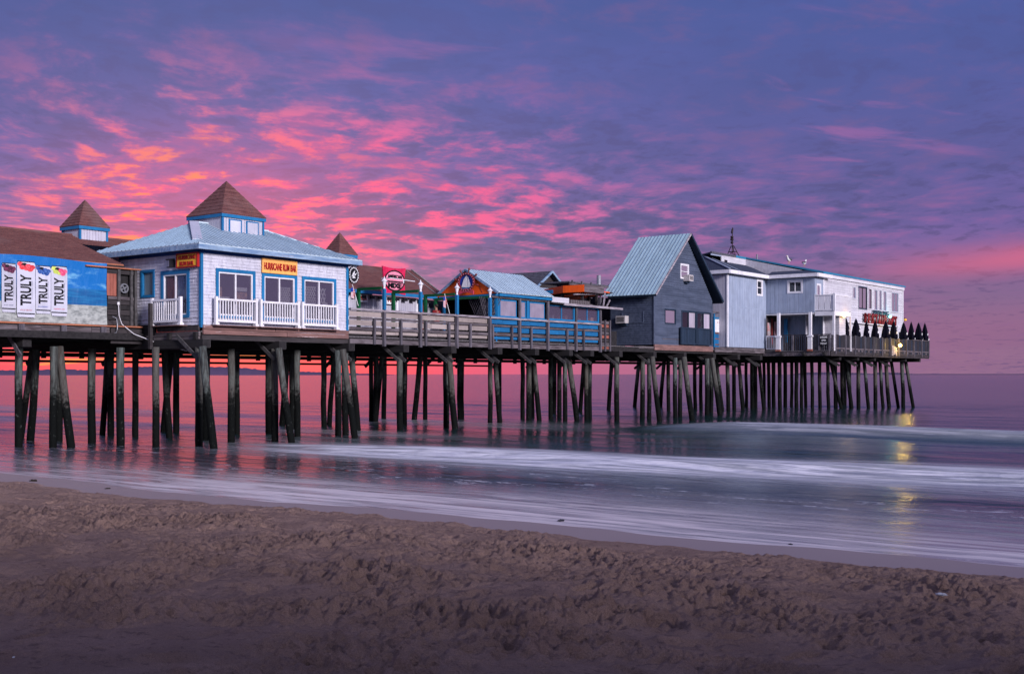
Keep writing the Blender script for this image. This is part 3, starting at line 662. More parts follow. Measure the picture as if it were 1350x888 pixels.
def hills(x0, x1, dist, prof, name='hills'):
    m = surf('haze_tinted_shore', (.085, .055, .115), .95, (.065, .042, .095), (1, 1, 1), .004, .5, 0, rand=0)  # lavender haze of the distance is put into the hill colour
    n = 260; V_ = []; F_ = []
    for i in range(n+1):
        x = x0+(x1-x0)*i/n; k = (x-675)/FPX; h = prof(x)/FPX*dist+.2
        for d, hh in ((dist, -3), (dist+20, h*.55), (dist+90, h), (dist+300, h*.8), (dist+600, -3)):
            V_.append((k*d, d, hh))
    for i in range(n):
        for j in range(4): a = i*5+j; F_.append((a, a+5, a+6, a+1))
    me = bpy.data.meshes.new(name); me.from_pydata(V_, [], F_); me.materials.append(m); o = bpy.data.objects.new(name, me); COL.objects.link(o); o['kind'] = 'structure'
    for p in me.polygons: p.use_smooth = True
    return o
def hp(x):
    b = np.interp(x, [-400, -60, 0, 40, 85, 110, 170, 200, 262, 300, 325, 350, 380, 400, 430, 470, 505, 520], [6, 6, 6.5, 6.5, 8.5, 6.5, 11, 11.5, 11, 11, 9.5, 6.5, 3.5, 4.8, 3.5, 2.2, 1.4, 0])
    return b+(.35*math.sin(x*.9)+.3*math.sin(x*2.3+1)+.25*math.sin(x*4.1))*(b > 1)
hills(-400, 520, 3000, hp)
hills(1040, 1212, 4200, lambda x: np.interp(x, [1040, 1062, 1100, 1140, 1150, 1158, 1190, 1212], [0, 3.2, 3.6, 2.2, 1.2, 3.2, 2.8, 0])+.2*math.sin(x*1.7), 'far_island')
hills(1204, 1360, 5200, lambda x: 1.0, 'far_island')

# unseen block added behind the photographer to darken the sand nearest the camera
def shade_block():
    base = (-40, -42, 1.6)
    o = bpy.data.objects.new('added_shade_block', None); COL.objects.link(o); o.location = (0, -14, 1.5); BASE[o.name] = (0, 0, 0)
    o['label'] = 'pale three storey block added out of view behind the photographer to shade the near sand'; o['category'] = 'building'
    MB().box(-45, 45, -12, 0, -1, SHADEH).build('wall', M['shade_block'], o)
    MB().box(-45.6, 45.6, -12.6, .6, SHADEH, SHADEH+.3).build('roof', M['roof_dark'], o)
    for k in range(22):
        for z in (1.0, 4.0):
            x = -43+4*k; w = piece('window', M['white'], o, x, x+2, .02, .10, z, z+1.7); piece('pane', M['glass_dark'], w, x+.1, x+1.9, .10, .13, z+.1, z+1.6)
SHADEH = 9.2
shade_block()

# ------------------------------------------------------------------ the pier
pier = thing('pier', 'long timber pier on tall dark slanting piles running out over the sea', 'pier', (0, 0, 0))
def add_pile(xt, xb, yb, r=.135):
    if xb > 1000: yb += 1.2
    u, v = ground(xb, yb); v = min(max(v, -4.0), 12.5)
    if abs(xt-xb) <= 4.5 and xb < 1000: v = max(v, .06)
    if xb > 400 or v == .06: u = U(xb, v)
    k = (xt-675)/FPX; X0, Y0 = OX+u*UX, OY+u*UY; vt = (k*Y0-X0)/(VX-k*VY)
    if u > 44: lo, hi = -4.2, 12.6
    else: lo, hi = -.1, 12.6
    du = 0
    if abs(xt-xb) <= 4.5 and u < 44: vt = v; du = (xt-xb)*.012
    top = 3.45
    vt2 = v+(vt-v)*1.0; vt2 = min(max(vt2, lo if v > -1 else -4.2), hi)
    rr = r*random.uniform(.88, 1.1); j = random.uniform(-.04, .04)
    zb = -1.1; s = (top-zb)/(top-0)
    p0 = Vector((u+du*0, vt2+(v-vt2)*s, zb)); p1 = Vector((u+du, vt2, top))
    mid = [p0.lerp(p1, k_)+Vector((random.uniform(-.02, .02), random.uniform(-.02, .02), 0)) for k_ in (.28, .5, .75)]
    MB().tube([p0, *mid, p1], [rr*1.0, rr*1.04, rr*1.02, rr*.98, rr*1.06], 12).build('pile', M['pile'], pier, smooth=True)
    return u, v, vt2
PILES = [(27.5,23.7,588),(43,28,575),(48,40,579),(72,70,589),(77,78,579),(78,93.5,589),(123.5,120,582),(142,135,570),(146,146,571),(159.5,158.4,585),(178,179,573),
 (204,206,587),(217,222.6,575),(225,216,568),(234,231.6,569),(260.7,263,588.5),(267,282,589.4),(273.8,271.5,578),(303.8,305,581),(313,312,572),(353.8,355,573),(360.5,362.8,582.7),
 (367.3,384,582.7),(378.6,371.8,562),(384,385,566),(391.4,392,576.6),(426.5,426.8,564),(440.5,434,561),(445,446,577.7),(454,455,577.7),(451.8,468.7,578.8),(463,472,570),(487.8,489.6,555.5),
 (499,495,556),(503.7,495,554),(509,506,553),(528.4,526.6,568.7),(534,533.4,561),(554,546.5,554),(560.4,560.4,553),(587,588.6,564),(591.5,600,565),(604,606,550.7),(610,609,549.5),
 (645.6,646.7,557.4),(652.4,658.7,557),(659.6,658,549),(688.4,688.9,549.5),(697.4,697.4,555),(703,711,555),(702,702,547),(726,726,550.7),(734.6,730.4,544),(737.3,737.5,548.4),
 (743.7,745,554.5),(749.3,760.6,554.5),(773,773,551.8),(770,765,542.8),(778.6,777.5,549.5),(806.7,802,540.5),(810.8,813,553),(842.3,836.5,536.5),(847.3,846.8,549.5),(854.5,855.9,552.5),
 (859.7,869,554.5),(875.5,870.5,536),(880,881,541.7),(889,890,550.7),(894.6,897,552),(901.4,912,553),(916,916.5,539.4),(924,924,539.4),(931.8,932,549.5),(938.5,949,549),(944,952,541.7),
 (937.4,938,545),(958.8,960,541.7),(967.4,967.8,540),(973.5,979,541.5),(973.5,980,537),(983.6,984,536),(991.5,991.5,539),(996,996,537),(1000.5,1007,539),(1007,1007.5,533),(1013,1014,535),
 (1019.7,1019.7,534.5),(1027.6,1028,538),(1035,1035,534.5),(1043.8,1043.8,534),(1050,1050,537),(1056.8,1056.8,537),(1061,1062,534),(1070,1071,537),(1080.5,1081,536.5),(1091,1092,537),
 (1095,1108.6,536.5),(1101,1102,536),(1110,1110.5,533.5),(1113,1114,533),(1115,1122.6,536.5),(1120,1121,533.5),(1131.6,1131.6,536),(1139,1145,536),(1153.7,1154,536),(1160,1164,535.6),
 (1168,1171.7,535.2),(1175,1184,534.8),(1189,1191,535),(1194,1203.7,534.6)]
bents = []
for xt, xb, yb in PILES:
    u, v, vt = add_pile(xt, xb, yb)
    if v < 1.4: bents.append(u)
# bents: cap beams across the pier, a knee plank pair at the near side of each
bents = sorted(bents); us = []
for u in bents:
    if not us or u-us[-1] > 1.8: us.append(u)
us = [-8.0, -4.6] + [U(x, 0) for x in (264.5, 365, 456, 528, 591, 652, 701, 746, 774, 812, 857, 897, 936, 968)] + [44.3+3.15*k for k in range(7)]
for u in us:
    lo = -4.4 if u > 45 else (3.3 if u < -1 else -.32)
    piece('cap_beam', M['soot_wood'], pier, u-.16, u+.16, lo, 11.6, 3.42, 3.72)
    if u > -1 and u < 44:
        MB().box(u-.15, u+.19, -.30, .10, 3.44, 3.73).build('cap_beam', M['brace_wood'], pier)
    if -1 < u < 60 and u != 0:
        a = lo+.25 if u > 45 else 0
        for du in (-.22, .17): MB().bar((u+du, a+1.05, 3.85), (u+du, a-.12, 3.05), .05, .13).build('brace', M['brace_wood'], pier)
    if u < -1:
        MB().bar((u-.2, 4.2, 3.9), (u-.2, 3.35, 3.1), .05, .16).build('brace', M['wood_z'], pier)
    # far side knee
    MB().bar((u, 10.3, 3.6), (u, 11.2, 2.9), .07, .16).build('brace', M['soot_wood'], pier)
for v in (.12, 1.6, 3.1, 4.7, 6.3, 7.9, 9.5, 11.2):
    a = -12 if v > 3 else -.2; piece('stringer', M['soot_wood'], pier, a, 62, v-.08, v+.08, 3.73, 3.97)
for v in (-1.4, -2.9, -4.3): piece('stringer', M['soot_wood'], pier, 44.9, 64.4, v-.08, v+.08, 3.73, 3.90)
# decking, one board after another
mb = MB(); u = -12.0
while u < 64.6:
    a = 3.3 if u < -.05 else (-4.55 if u > 45.2 else -.02)
    if u+.19 > -.05 > u: a = 3.3
    mb.box(u, u+.185, a, 11.6, 3.975, 4.02); u += .2
mb.build('deck_boards', M['deck_wood'], pier, kind='stuff')
# pipe slung under the far side and one nearer, on hangers
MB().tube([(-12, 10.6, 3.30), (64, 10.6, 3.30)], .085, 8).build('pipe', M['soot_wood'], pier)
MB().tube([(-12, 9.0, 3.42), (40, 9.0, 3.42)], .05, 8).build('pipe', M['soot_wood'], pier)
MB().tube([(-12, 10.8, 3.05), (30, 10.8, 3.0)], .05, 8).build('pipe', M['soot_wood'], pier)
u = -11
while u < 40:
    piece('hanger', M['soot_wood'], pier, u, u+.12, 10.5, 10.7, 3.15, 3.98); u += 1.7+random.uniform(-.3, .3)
# edge fascia timbers of the near side, plank by plank
def fascia(u0, u1, v, z0, z1, mat, L=2.6, rows=2, th=.07, name='fascia_board'):
    h = (z1-z0)/rows
    for r in range(rows):
        a = u0
        while a < u1-.01:
            e = min(a+random.uniform(.8, 1.25)*L, u1); e = u1 if u1-e < .4 else e
            o_ = random.uniform(0, .02); piece(name, mat, pier, a, e-.012, v-th-o_, v-o_, z0+r*h+.008, z0+(r+1)*h-.008, ) ; a = e
fascia(-12, -1.5, 3.28, 3.78, 4.16, M['wood_u'], 2.2, 1)
for k in range(7): piece('blocking', M['wood_z'], pier, -11.2+k*1.55, -11.0+k*1.55, 3.10, 3.20, 3.74, 4.18)
fascia(.03, 7.12, -.03, 3.90, 4.24, M['red_wood'], 3.2, 2)
fascia(.0, 7.12, .02, 3.70, 3.89, M['dark_wood'], 4, 1)
fascia(38.3, 45.3, -.03, 3.84, 4.17, M['wood_u'], 2.6, 2)
fascia(27.9, 31.1, .45, 3.78, 4.0, M['wood_u'], 2.6, 1)
fascia(45.3, 64.6, -4.56, 3.66, 3.96, M['dark_wood'], 2.6, 2)
# timbers under the left face of the bar
for z0, z1, a, b in ((4.02, 4.2, .03, 2.4), (3.84, 4.0, .0, 3.3), (3.60, 3.82, .02, 2.6), (3.38, 3.58, .0, 2.3)):
    piece('fascia_board', M['dark_wood'] if z0 > 4 else M['wood_v'], pier, -.10, -.03, a, b, z0, z1)
piece('fascia_board', M['soot_wood'], pier, -.10, -.03, 2.5, 4.5, 3.9, 4.3)
piece('fascia_board', M['dark_wood'], pier, -1.45, -.15, 3.2, 3.26, 3.6, 4.14)

# ------------------------------------------------------------------ arcade hall on the left, its banner, the old board shed
def cupola(parent, uc, vc, half, zb, ze, za, body, roofm, trim, win=False):
    b = half-.09
    c = MB().box(uc-b, uc+b, vc-b, vc+b, zb, ze).build('cupola', body, parent)
    r = MB(); h = half
    pts = [(uc-h, vc-h, ze), (uc+h, vc-h, ze), (uc+h, vc+h, ze), (uc-h, vc+h, ze)]
    for k in range(4):
        n_ = 9; p, q = Vector(pts[k]), Vector(pts[(k+1) % 4]); ap = Vector((uc, vc, za))
        for j in range(n_):
            t0, t1 = j/n_, (j+1)/n_; out = Vector(((p+q)/2-Vector((uc, vc, ze)))).normalized()*.02
            a0, b0 = p.lerp(ap, t0)+out, q.lerp(ap, t0)+out; a1, b1 = p.lerp(ap, t1), q.lerp(ap, t1)
            r.hexa([a0, b0, b0-out, a0-out, a1+out*.2, b1+out*.2, b1, a1]) if j < n_-1 else r.prism([a0, b0, ap], (0, 0, -.02))
    r.box(uc-h, uc+h, vc-h, vc+h, ze-.03, ze); r.build('cupola_roof', roofm, c)
    tm = MB()
    for (a0, a1, b0, b1) in ((uc-h, uc+h, vc-h, vc-h+.04), (uc-h, uc-h+.04, vc-h+.04, vc+h), (uc+h-.04, uc+h, vc-h+.04, vc+h)): tm.box(a0, a1, b0, b1, ze-.15, ze-.03)
    for (x, y) in ((uc-b, vc-b), (uc+b, vc-b), (uc-b, vc+b)): tm.box(x-.04, x+.04, y-.04, y+.04, zb, ze-.05)
    tm.build('trim', trim, c)
    # upright boards
    bd = MB(); k = uc-b+.05
    while k < uc+b-.14:
        bd.box(k, k+.11, vc-b-.02, vc-b, zb, ze-.04); bd.box(uc-b-.02, uc-b, vc-b+(k-uc+b), vc-b+(k-uc+b)+.11, zb, ze-.04); k += .125
    bd.build('boards', body, c, kind='stuff')
    if win:
        F = Face('v', vc-b-.02); 
        for a in (uc-.72, uc+.12):
            wm = MB(); F.box(wm, a, a+.62, zb+.16, ze-.2, 0, .03); w = wm.build('window', trim, c)
            pm = MB(); F.box(pm, a+.06, a+.56, zb+.22, ze-.25, .03, .04); pm.build('pane', M['cansilver'], w)
    return c
arc = thing('arcade_hall', 'long low hall with brown shingled roof and small cupola behind the drinks banner', 'building', (-6, 3.5, 4.02))
MB().box(-13, -.6, 3.62, 12, 4.02, 6.45).build('wall', M['dark_wood'], arc)
EZ, RZ = 6.50, 7.94; sl_ = (RZ-EZ)/(8-3.8)
roof_plane(arc, [(-13.4, 3.75, EZ), (-.58, 3.75, EZ), (-.58, 8, RZ), (-13.4, 8, RZ)], 'h', .16, M['roof_brown'], 'roof', thick=.03)
roof_plane(arc, [(-.58, 6.5, EZ+2.75*sl_), (3.6, 6.5, EZ+2.75*sl_), (3.3, 8, RZ), (-.58, 8, RZ)], 'h', .16, M['roof_brown'], 'roof', thick=.03)
MB().prism([(-13.4, 8, RZ), (3.3, 8, RZ), (3.8, 12.2, EZ), (-13.4, 12.2, EZ)], (0, 0, .04)).build('roof', M['roof_brown'], arc)
MB().box(-13.4, 3.3, 7.9, 8.1, RZ-.01, RZ+.05).build('ridge_cap', M['roof_brown'], arc)
MB().box(-13.4, -.6, 3.68, 3.76, 6.36, 6.50).build('fascia', M['orange_wood'], arc)
cupola(arc, .58, 8, .68, 7.35, 8.30, 9.40, M['vboard_pale'], M['roof_brown'], M['blue'])

bn = MB(); nx = 30; b0, b1 = -12.0, U(141, 3.4)
for i in range(nx):
    for j in range(6):
        def bp_(i_, j_, o): u_ = b0+(b1-b0)*i_/nx; z_ = 4.26+2.22*j_/6; return (u_, 3.42-o-.02*math.sin(i_*1.1+j_*.8)-.015*math.sin(j_*2.1+i_*.3), z_ - (.03*math.sin(i_*.5) if j_ == 6 else 0))
        bn.hexa([bp_(i, j, 0), bp_(i+1, j, 0), bp_(i+1, j, .012), bp_(i, j, .012), bp_(i, j+1, 0), bp_(i+1, j+1, 0), bp_(i+1, j+1, .012), bp_(i, j+1, .012)])
banner = thing('drinks_banner', 'wide blue seaside banner printed with four white drink cans reading TRULY', 'banner', (b1, 3.42, 4.26))
bn.build('tarpaulin', M['banner'], banner)
FB = Face('v', 3.36)
CANS = [(2, 21, 347, 411.5, M['berry_dark'], None), (22, 46.3, 345, 418, M['berry_red'], None), (47, 66.8, 350.5, 413.5, M['berry_blue'], None), (67.2, 88.5, 351, 416.5, M['berry_pink'], M['lime'])]
for i, (x0, x1, y0, y1, fm, fm2) in enumerate(CANS):
    a0 = U(x0, 3.36); a1 = U(x1, 3.36); _, zt = uz((x0+x1)/2, y0, 3.36); _, zb = uz((x0+x1)/2, y1, 3.36); o_ = .005+.006*(i == 1)
    w = a1-a0; c = MB(); P = [(a0+.06*w, zb), (a1-.06*w, zb), (a1-.03*w, zb+.06), (a1, zb+.16), (a1, zt-.10), (a1-.08*w, zt), (a0+.08*w, zt), (a0, zt-.10), (a0, zb+.16), (a0+.03*w, zb+.06)]
    can = c.prism([FB.p(a, z, o_) for a, z in P], Vector(FB.p(0, 0, .006))-Vector(FB.p(0, 0, 0))).build('printed_can', M['cansilver'], banner)
    d = MB(); FB.box(d, a0+.03*w, a1-.03*w, zb+.10, zb+.14, o_+.006, o_+.009); FB.box(d, a0+.02, a1-.02, zt-.015, zt+.012, o_+.006, o_+.009); d.build('can_rim', M['blk'], can)
    for q in range(7):
        fr = MB(); aa = a0+w*(.18+.64*((q*3) % 7)/6); zz = zt-.09-.16*((q*5) % 7)/6
        disc(fr, FB, aa, zz, w*.17, .075, o_+.006, o_+.010+q*.001, 12); fr.build('printed_fruit', (fm2 if fm2 and q in (0, 1, 5) else (M['blk'] if q == 3 else fm)), can)
    text_mb('TRULY', FB, a0+w*.48, (zt+zb)/2-.02*0-.02, w*.46 if False else .30*w/.5, .004, o_+.006, M['blk'], can, rot=1, width=(zt-zb)*.56, bold=.035)
    text_mb('HARD SELTZER', FB, a0+w*.82, (zt+zb)/2, .028, .003, o_+.006, M['hut_blue'], can, rot=1, width=.6)
    text_mb(['BLACK CHERRY', 'WILD BERRY', 'BLUEBERRY', 'RASPBERRY LIME'][i], FB, (a0+a1)/2, zb+.24, .045, .003, o_+.006, [M['hut_blue'], M['red'], M['sailblue'], M['pinkribbon']][i], can, width=w*.66)
# orange stained ledge under banner and shed
ledge = MB().box(-12, -.18, 3.12, 3.42, 4.19, 4.24).build('ledge_board', M['orange_wood'], arc)

shed = thing('board_shed', 'dark weathered board shed between the blue banner and the bar wall', 'shed', (-.9, 3.6, 4.02))
FS = Face('v', 3.42); s0, s1 = b1+.02, -.22
MB().box(s0, s1, 3.6, 4.4, 4.26, 6.30).build('wall', M['soot_wood'], shed)
for k, (z0, z1, m_) in enumerate([(4.28, 4.44, 'dark_wood'), (4.46, 4.62, 'soot_wood'), (4.64, 4.82, 'dark_wood'), (4.84, 5.0, 'soot_wood'), (5.02, 5.17, 'dark_wood'), (5.19, 5.30, 'wood_u')]):
    FS.piece('board', M[m_], shed, s0+.01*k, s1-.02*(k % 2), z0, z1, -.10, -.04+.012*(k % 3))
for k in range(3): FS.piece('board', M['rust_board'], shed, s0+.02+k*.13, s0+.14+k*.13, 5.32, 6.12, -.08, -.03)
FS.piece('board', M['dark_wood'], shed, s0, s1, 6.12, 6.27, -.08, -.02)
for a in (s0+.42, s1-.12, s1-.30): FS.piece('stud', M['brace_wood'], shed, a, a+.10, 4.26, 6.28, -.02, .05)
MB().box(s0-.9, s1+.10, 3.30, 4.5, 6.30, 6.345).build('roof', M['orange_wood'], shed)
fan = MB(); ring(fan, FS, s0+.75, 5.62, .13, .13, .05, -.12, -.05, 16); disc(fan, FS, s0+.75, 5.62, .05, .05, -.12, -.04, 10)
for k in range(4):
    a = k*1.57+.5; fan.bar(FS.p(s0+.75, 5.62, -.09), FS.p(s0+.75+.14*math.cos(a), 5.62+.14*math.sin(a), -.09), .02, .05)
fan.build('vent_fan', M['grey_metal'], shed)
pz = MB(); pz.tube([(s0+.42, 3.36, 5.04), (s0+.43, 3.33, 4.6), (s0+.46, 3.2, 4.3), (s0+.75, 2.9, 3.95), (s0+1.4, 2.4, 3.62), (s0+2.3, 1.9, 3.35)], .013, 6)
pz.tube([(s0+.42, 3.36, 5.0), (s0+.42, 3.36, 5.1)], .05, 8)
tag(pz.build('drain_hose', M['white'], None, (s0+.42, 3.36, 4.2)), 'thin white hose hanging from the dark shed down across the pier edge', 'hose')
pp = MB().tube([(s0+.0, 3.1, 4.55), (s0+.14, 3.05, 4.5), (s0+.17, 3.05, 4.3), (s0+.17, 3.05, 4.1), (s0+.12, 3.05, 3.98), (s0-.1, 3.05, 3.93)], .018, 6)
tag(pp.build('conduit_pipe', M['grey_metal'], None, (s0, 3.1, 4.0)), 'short bent grey conduit below the right end of the drinks banner', 'pipe')

# ------------------------------------------------------------------ the rum bar
bar = thing('rum_bar', 'white shingled bar with blue trim, pale blue metal hip roof and large cupola', 'building', (3.5, 3, 4.24))
FR, FL = Face('v', 0), Face('u', 0)
ZB, ZT = 4.24, 6.92; LU = 7.13; DV = 6.0
WR = [FR.rect(284, 352.5, 335.5, 412), FR.rect(344, 360, 391, 414), FR.rect(397.5, 362.5, 442, 418)]
WR = [(a, b, 4.55, z1) for (a, b, z0, z1), z1 in zip(WR, (6.18, 6.22, 6.18))]
WR[0] = (FR.az(284, 0)[0], FR.az(336, 0)[0], 4.5, FR.az(284, 353)[1]); WR[1] = (FR.az(344.5, 0)[0], FR.az(391, 0)[0], 4.5, WR[0][3]-.02); WR[2] = (FR.az(397.5, 0)[0], FR.az(442.5, 0)[0], 4.5, WR[0][3]-.02)
WL = (FL.az(250.5, 0)[0], FL.az(213, 0)[0], 4.5, FL.az(213, 357)[1]-.02)
WL2 = (FL.az(204.5, 0)[0], FL.az(186.5, 0)[0], 5.3, 6.32)
siding(FR, .05, LU-.05, ZB, ZT, .115, M['shingle'], bar, WR, .28)
siding(FL, .05, 4.75, ZB, ZT, .115, M['shingle'], bar, [WL, WL2], .28)
MB().box(LU-.03, LU, 0, DV, ZB, ZT).build('wall', M['shingle'], bar)
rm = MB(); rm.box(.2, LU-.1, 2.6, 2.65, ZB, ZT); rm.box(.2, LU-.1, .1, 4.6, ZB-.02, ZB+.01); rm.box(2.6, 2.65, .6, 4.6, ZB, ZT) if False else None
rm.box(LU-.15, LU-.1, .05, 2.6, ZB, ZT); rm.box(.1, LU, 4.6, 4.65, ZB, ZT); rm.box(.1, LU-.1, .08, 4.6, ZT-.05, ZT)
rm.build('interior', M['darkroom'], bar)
# lattice, counter, goods seen through the glass
def lattice_patch(a0, a1, z0, z1, v, n=7):
    lat = MB(); w_, h_ = a1-a0, z1-z0
    for s_ in (-1, 1):
        for k in range(-n, n+1):
            x0 = a0+w_*k/n; P_ = []
            for t_ in range(21):
                x = x0+w_*t_/20 if s_ > 0 else x0+w_-w_*t_/20
                if a0 <= x <= a1: P_.append((x, z0+h_*t_/20))
            if len(P_) > 2: lat.bar((P_[0][0], v+.01*s_, P_[0][1]), (P_[-1][0], v+.01*s_, P_[-1][1]), .012, .045)
    lat.build('lattice', M['wht'], bar, kind='stuff')
w_ = WR[1]; lattice_patch((w_[0]+w_[1])/2+.08, w_[1]-.18, 4.7, 5.78, .16, 6)
w_ = WR[2]; lattice_patch(w_[0]+.18, (w_[0]+w_[1])/2-.02, 4.7, 5.9, .16, 6); lattice_patch((w_[0]+w_[1])/2+.06, (w_[0]+w_[1])/2+.50, 4.9, 5.85, .16, 3)
w_ = WR[0]
for (a, b, z0, z1, m_, dv_) in ((.12, .42, 5.05, 5.62, 'goods', .16), (1.12, 1.62, 5.0, 5.48, 'goods', .2), (1.08, 1.66, 5.52, 5.66, 'white', .2), (.3, .75, 5.1, 5.28, 'white', .14), (1.2, 1.5, 4.9, 5.2, 'poster1', .15)):
    MB().box(w_[0]+a, min(w_[0]+b, w_[1]-.2), dv_, dv_+.08, z0, z1).build('counter' if z0 < 5 else 'shelf', M[m_], bar)
MB().box(WR[2][0]+1.25, WR[2][0]+1.5, .14, .2, 5.1, 5.3).build('shelf', M['white'], bar)
for (a, b, z0, z1, m_) in ((.22, .50, 5.05, 5.7, 'goods'), (.25, .42, 5.75, 5.9, 'white'), (.85, 1.15, 5.1, 5.85, 'poster1')):
    MB().box(.14, .18, WL[0]+a, WL[0]+b, z0, z1).build('shelf', M[m_], bar)
for r_, n_ in ((WR[0], 2), (WR[1], 2), (WR[2], 2)): window(FR, bar, r_, M['blue'], M['white'], 2, .12, .055)
window(FL, bar, WL, M['blue'], M['white'], 2, .14, .05)
window(FL, bar, WL2, M['blue'], M['blue'], 1, .09, .03, glass=M['glass_clear'], blind=M['bluegreen'])
# corner boards, blue band under the eaves with the eave shadow in its colour
for b_ in ((-.05, .06, -.05, .06, ZB-.1, ZT-.16), (LU-.08, LU+.03, -.05, .05, ZB-.05, ZT-.16)): MB().box(*b_).build('corner_board', M['blue'], bar)
mb = MB(); mb.box(-.045, LU+.03, -.045, .0, ZT-.16, ZT+.08); mb.box(-.045, 0, 0, 4.8, ZT-.16, ZT+.08); mb.build('eave_shade_band', M['shaded_blue'], bar)
# hip roof of ribbed metal
E = .42; ze = 7.0; zr = 8.22
A, B_, C_, D_ = (-E, -E, ze), (LU+E, -E, ze), (LU+E, DV+E, ze), (-E, DV+E, ze); R0, R1 = (2.0, 3, zr), (5.6, 3, zr)
roof_plane(bar, [A, B_, R1, R0], 's', .235, M['metal_roof'])
roof_plane(bar, [D_, A, R0], 's', .235, M['metal_roof'])
MB().prism([B_, C_, R1], (0, 0, .04)).build('roof', M['metal_roof'], bar); MB().prism([C_, D_, R0, R1], (0, 0, .04)).build('roof', M['metal_roof'], bar)
mb = MB(); mb.box(-E-.02, LU+E, -E-.02, -E+.10, ze-.16, ze); mb.box(-E-.02, -E+.10, -E+.10, DV+E, ze-.16, ze); mb.box(LU+E-.1, LU+E, -E+.1, DV+E, ze-.16, ze); mb.build('gutter', M['gutter'], bar)
MB().box(-E+.1, LU+E-.1, -E+.1, DV+E-.1, ze-.12, ze-.09).build('soffit', M['shaded_blue'], bar)
hp_ = MB(); p0, p1 = Vector(A)+Vector((.42, .62, .24)), Vector(R0)+Vector((0, 0, .07)); hp_.bar(p0, p1, .34, .05); hp_.build('hip_cap', M['cansilver'], bar)
MB().bar((LU+E-.1, -E+.1, ze+.03), Vector(R1)+Vector((0, 0, .06)), .14, .05).build('hip_cap', M['metal_roof'], bar)
MB().bar(Vector(R0)+Vector((0, 0, .06)), Vector(R1)+Vector((0, 0, .06)), .18, .05).build('ridge_cap', M['metal_roof'], bar)
cupola(bar, 3.62, 3.1, 1.08, 7.7, 8.62, 10.05, M['vboard_pale'], M['roof_brown'], M['blue'], True)
# four white balcony railings
def balcony(face, a0, a1, parent, z0=4.27, z1=5.18, o=.26):
    r_ = MB(); face.box(r_, a0+.1, a1-.1, z1-.07, z1, o-.04, o+.04); face.box(r_, a0+.1, a1-.1, z0+.08, z0+.16, o-.035, o+.035)
    rr = r_.build('railing', M['white'], parent)
    for a in (a0, a1-.1):
        face.piece('railing_post', M['white'], rr, a, a+.1, z0, z1+.06, o-.05, o+.05); face.piece('post_base', M['white'], rr, a-.03, a+.13, z0-.03, z0+.05, o-.08, o+.08)
    n = max(4, round((a1-a0-.2)/.125)); 
    for k in range(1, n): x = a0+.1+(a1-a0-.2)*k/n; face.piece('baluster', M['white'], rr, x-.018, x+.018, z0+.16, z1-.07, o-.018, o+.018)
    lp = MB(); face.box(lp, a0-.02, a1+.02, z0-.06, z0-.03, -.02, o+.10); lp.build('balcony_ledge', M['red_wood'], rr)
for x0, x1 in ((283.5, 339), (342.5, 394.5), (397.5, 445)): balcony(FR, U(x0, -.26), U(x1, -.26), bar)
balcony(FL, FL.az(250, 0)[0]+.12, FL.az(210, 0)[0]+.12, bar)
# signs and lantern
FRs, FLs = Face('v', -.03), Face('u', -.03)
def signbox(name, label, face, r, o, th, m_face, m_edge, cat='sign'):
    a0, a1, z0, z1 = r; mid = face.p((a0+a1)/2, z0, o); s = thing(name, label, cat, mid)
    mb = MB(); face.box(mb, a0, a1, z0, z1, o, o+th); mb.build('sign_board', m_face, s)
    if m_edge:
        mb = MB(); w = .05
        face.box(mb, a0-w*.5, a1+w*.5, z1-w*.5, z1+w*.5, o, o+th+.02); face.box(mb, a0-w*.5, a1+w*.5, z0-w*.5, z0+w*.5, o, o+th+.02)
        face.box(mb, a0-w*.5, a0+w*.5, z0+w*.5, z1-w*.5, o, o+th+.02); face.box(mb, a1-w*.5, a1+w*.5, z0+w*.5, z1-w*.5, o, o+th+.02); mb.build('sign_frame', m_edge, s)
    return s
a0, zt = FRs.az(344.3, 339.5); a1, _ = FRs.az(390.5, 344.5); r1 = (a0, a1, zt-.55, zt-.01)
s = signbox('bar_sign', 'long yellow sign with red letters HURRICANE RUM BAR above the middle window', FRs, r1, .02, .05, M['yellow'], None)
text_mb('HURRICANE RUM BAR', FRs, (a0+a1)/2, (r1[2]+r1[3])/2-.02, .27, .02, .07, M['red'], s, width=(a1-a0)*.92, bold=.03)
vr, zl = FLs.az(263, 332.5); vl, _ = FLs.az(236, 335); r2 = (vr, vl, zl-.48, zl-.02)
s = signbox('bar_sign', 'small red framed yellow two line sign HURRICANE RUM BAR beside the blue corner board', FLs, r2, .02, .08, M['amber'], M['red'])
text_mb('HURRICANE', FLs, (vr+vl)/2, r2[2]+.335, .15, .02, .10, M['red'], s, width=(vl-vr)*.86, bold=.03); text_mb('RUM BAR', FLs, (vr+vl)/2, r2[2]+.12, .15, .02, .10, M['red'], s, width=(vl-vr)*.68, bold=.03)
lv, lz = FLs.az(229.5, 347); lan = thing('wall_lantern', 'small black wall lantern left of the two line bar sign', 'lamp', (-.03, lv, lz))
mb = MB(); FLs.box(mb, lv-.05, lv+.05, lz-.14, lz+.16, .01, .04); FLs.box(mb, lv-.03, lv+.03, lz+.10, lz+.15, .04, .16); FLs.box(mb, lv-.11, lv+.11, lz+.09, lz+.13, .08, .28); mb.build('bracket', M['blk'], lan)
mb = MB(); mb.tube([FLs.p(lv, lz+.09, .18), FLs.p(lv, lz-.13, .18)], [.06, .05], 8); mb.build('lantern_glass', M['white'], lan)
mb = MB(); FLs.box(mb, lv-.09, lv-.06, lz-.15, lz+.09, .10, .26); FLs.box(mb, lv-.09, lv+.09, lz-.17, lz-.14, .10, .26); mb.build('lantern_frame', M['blk'], lan)
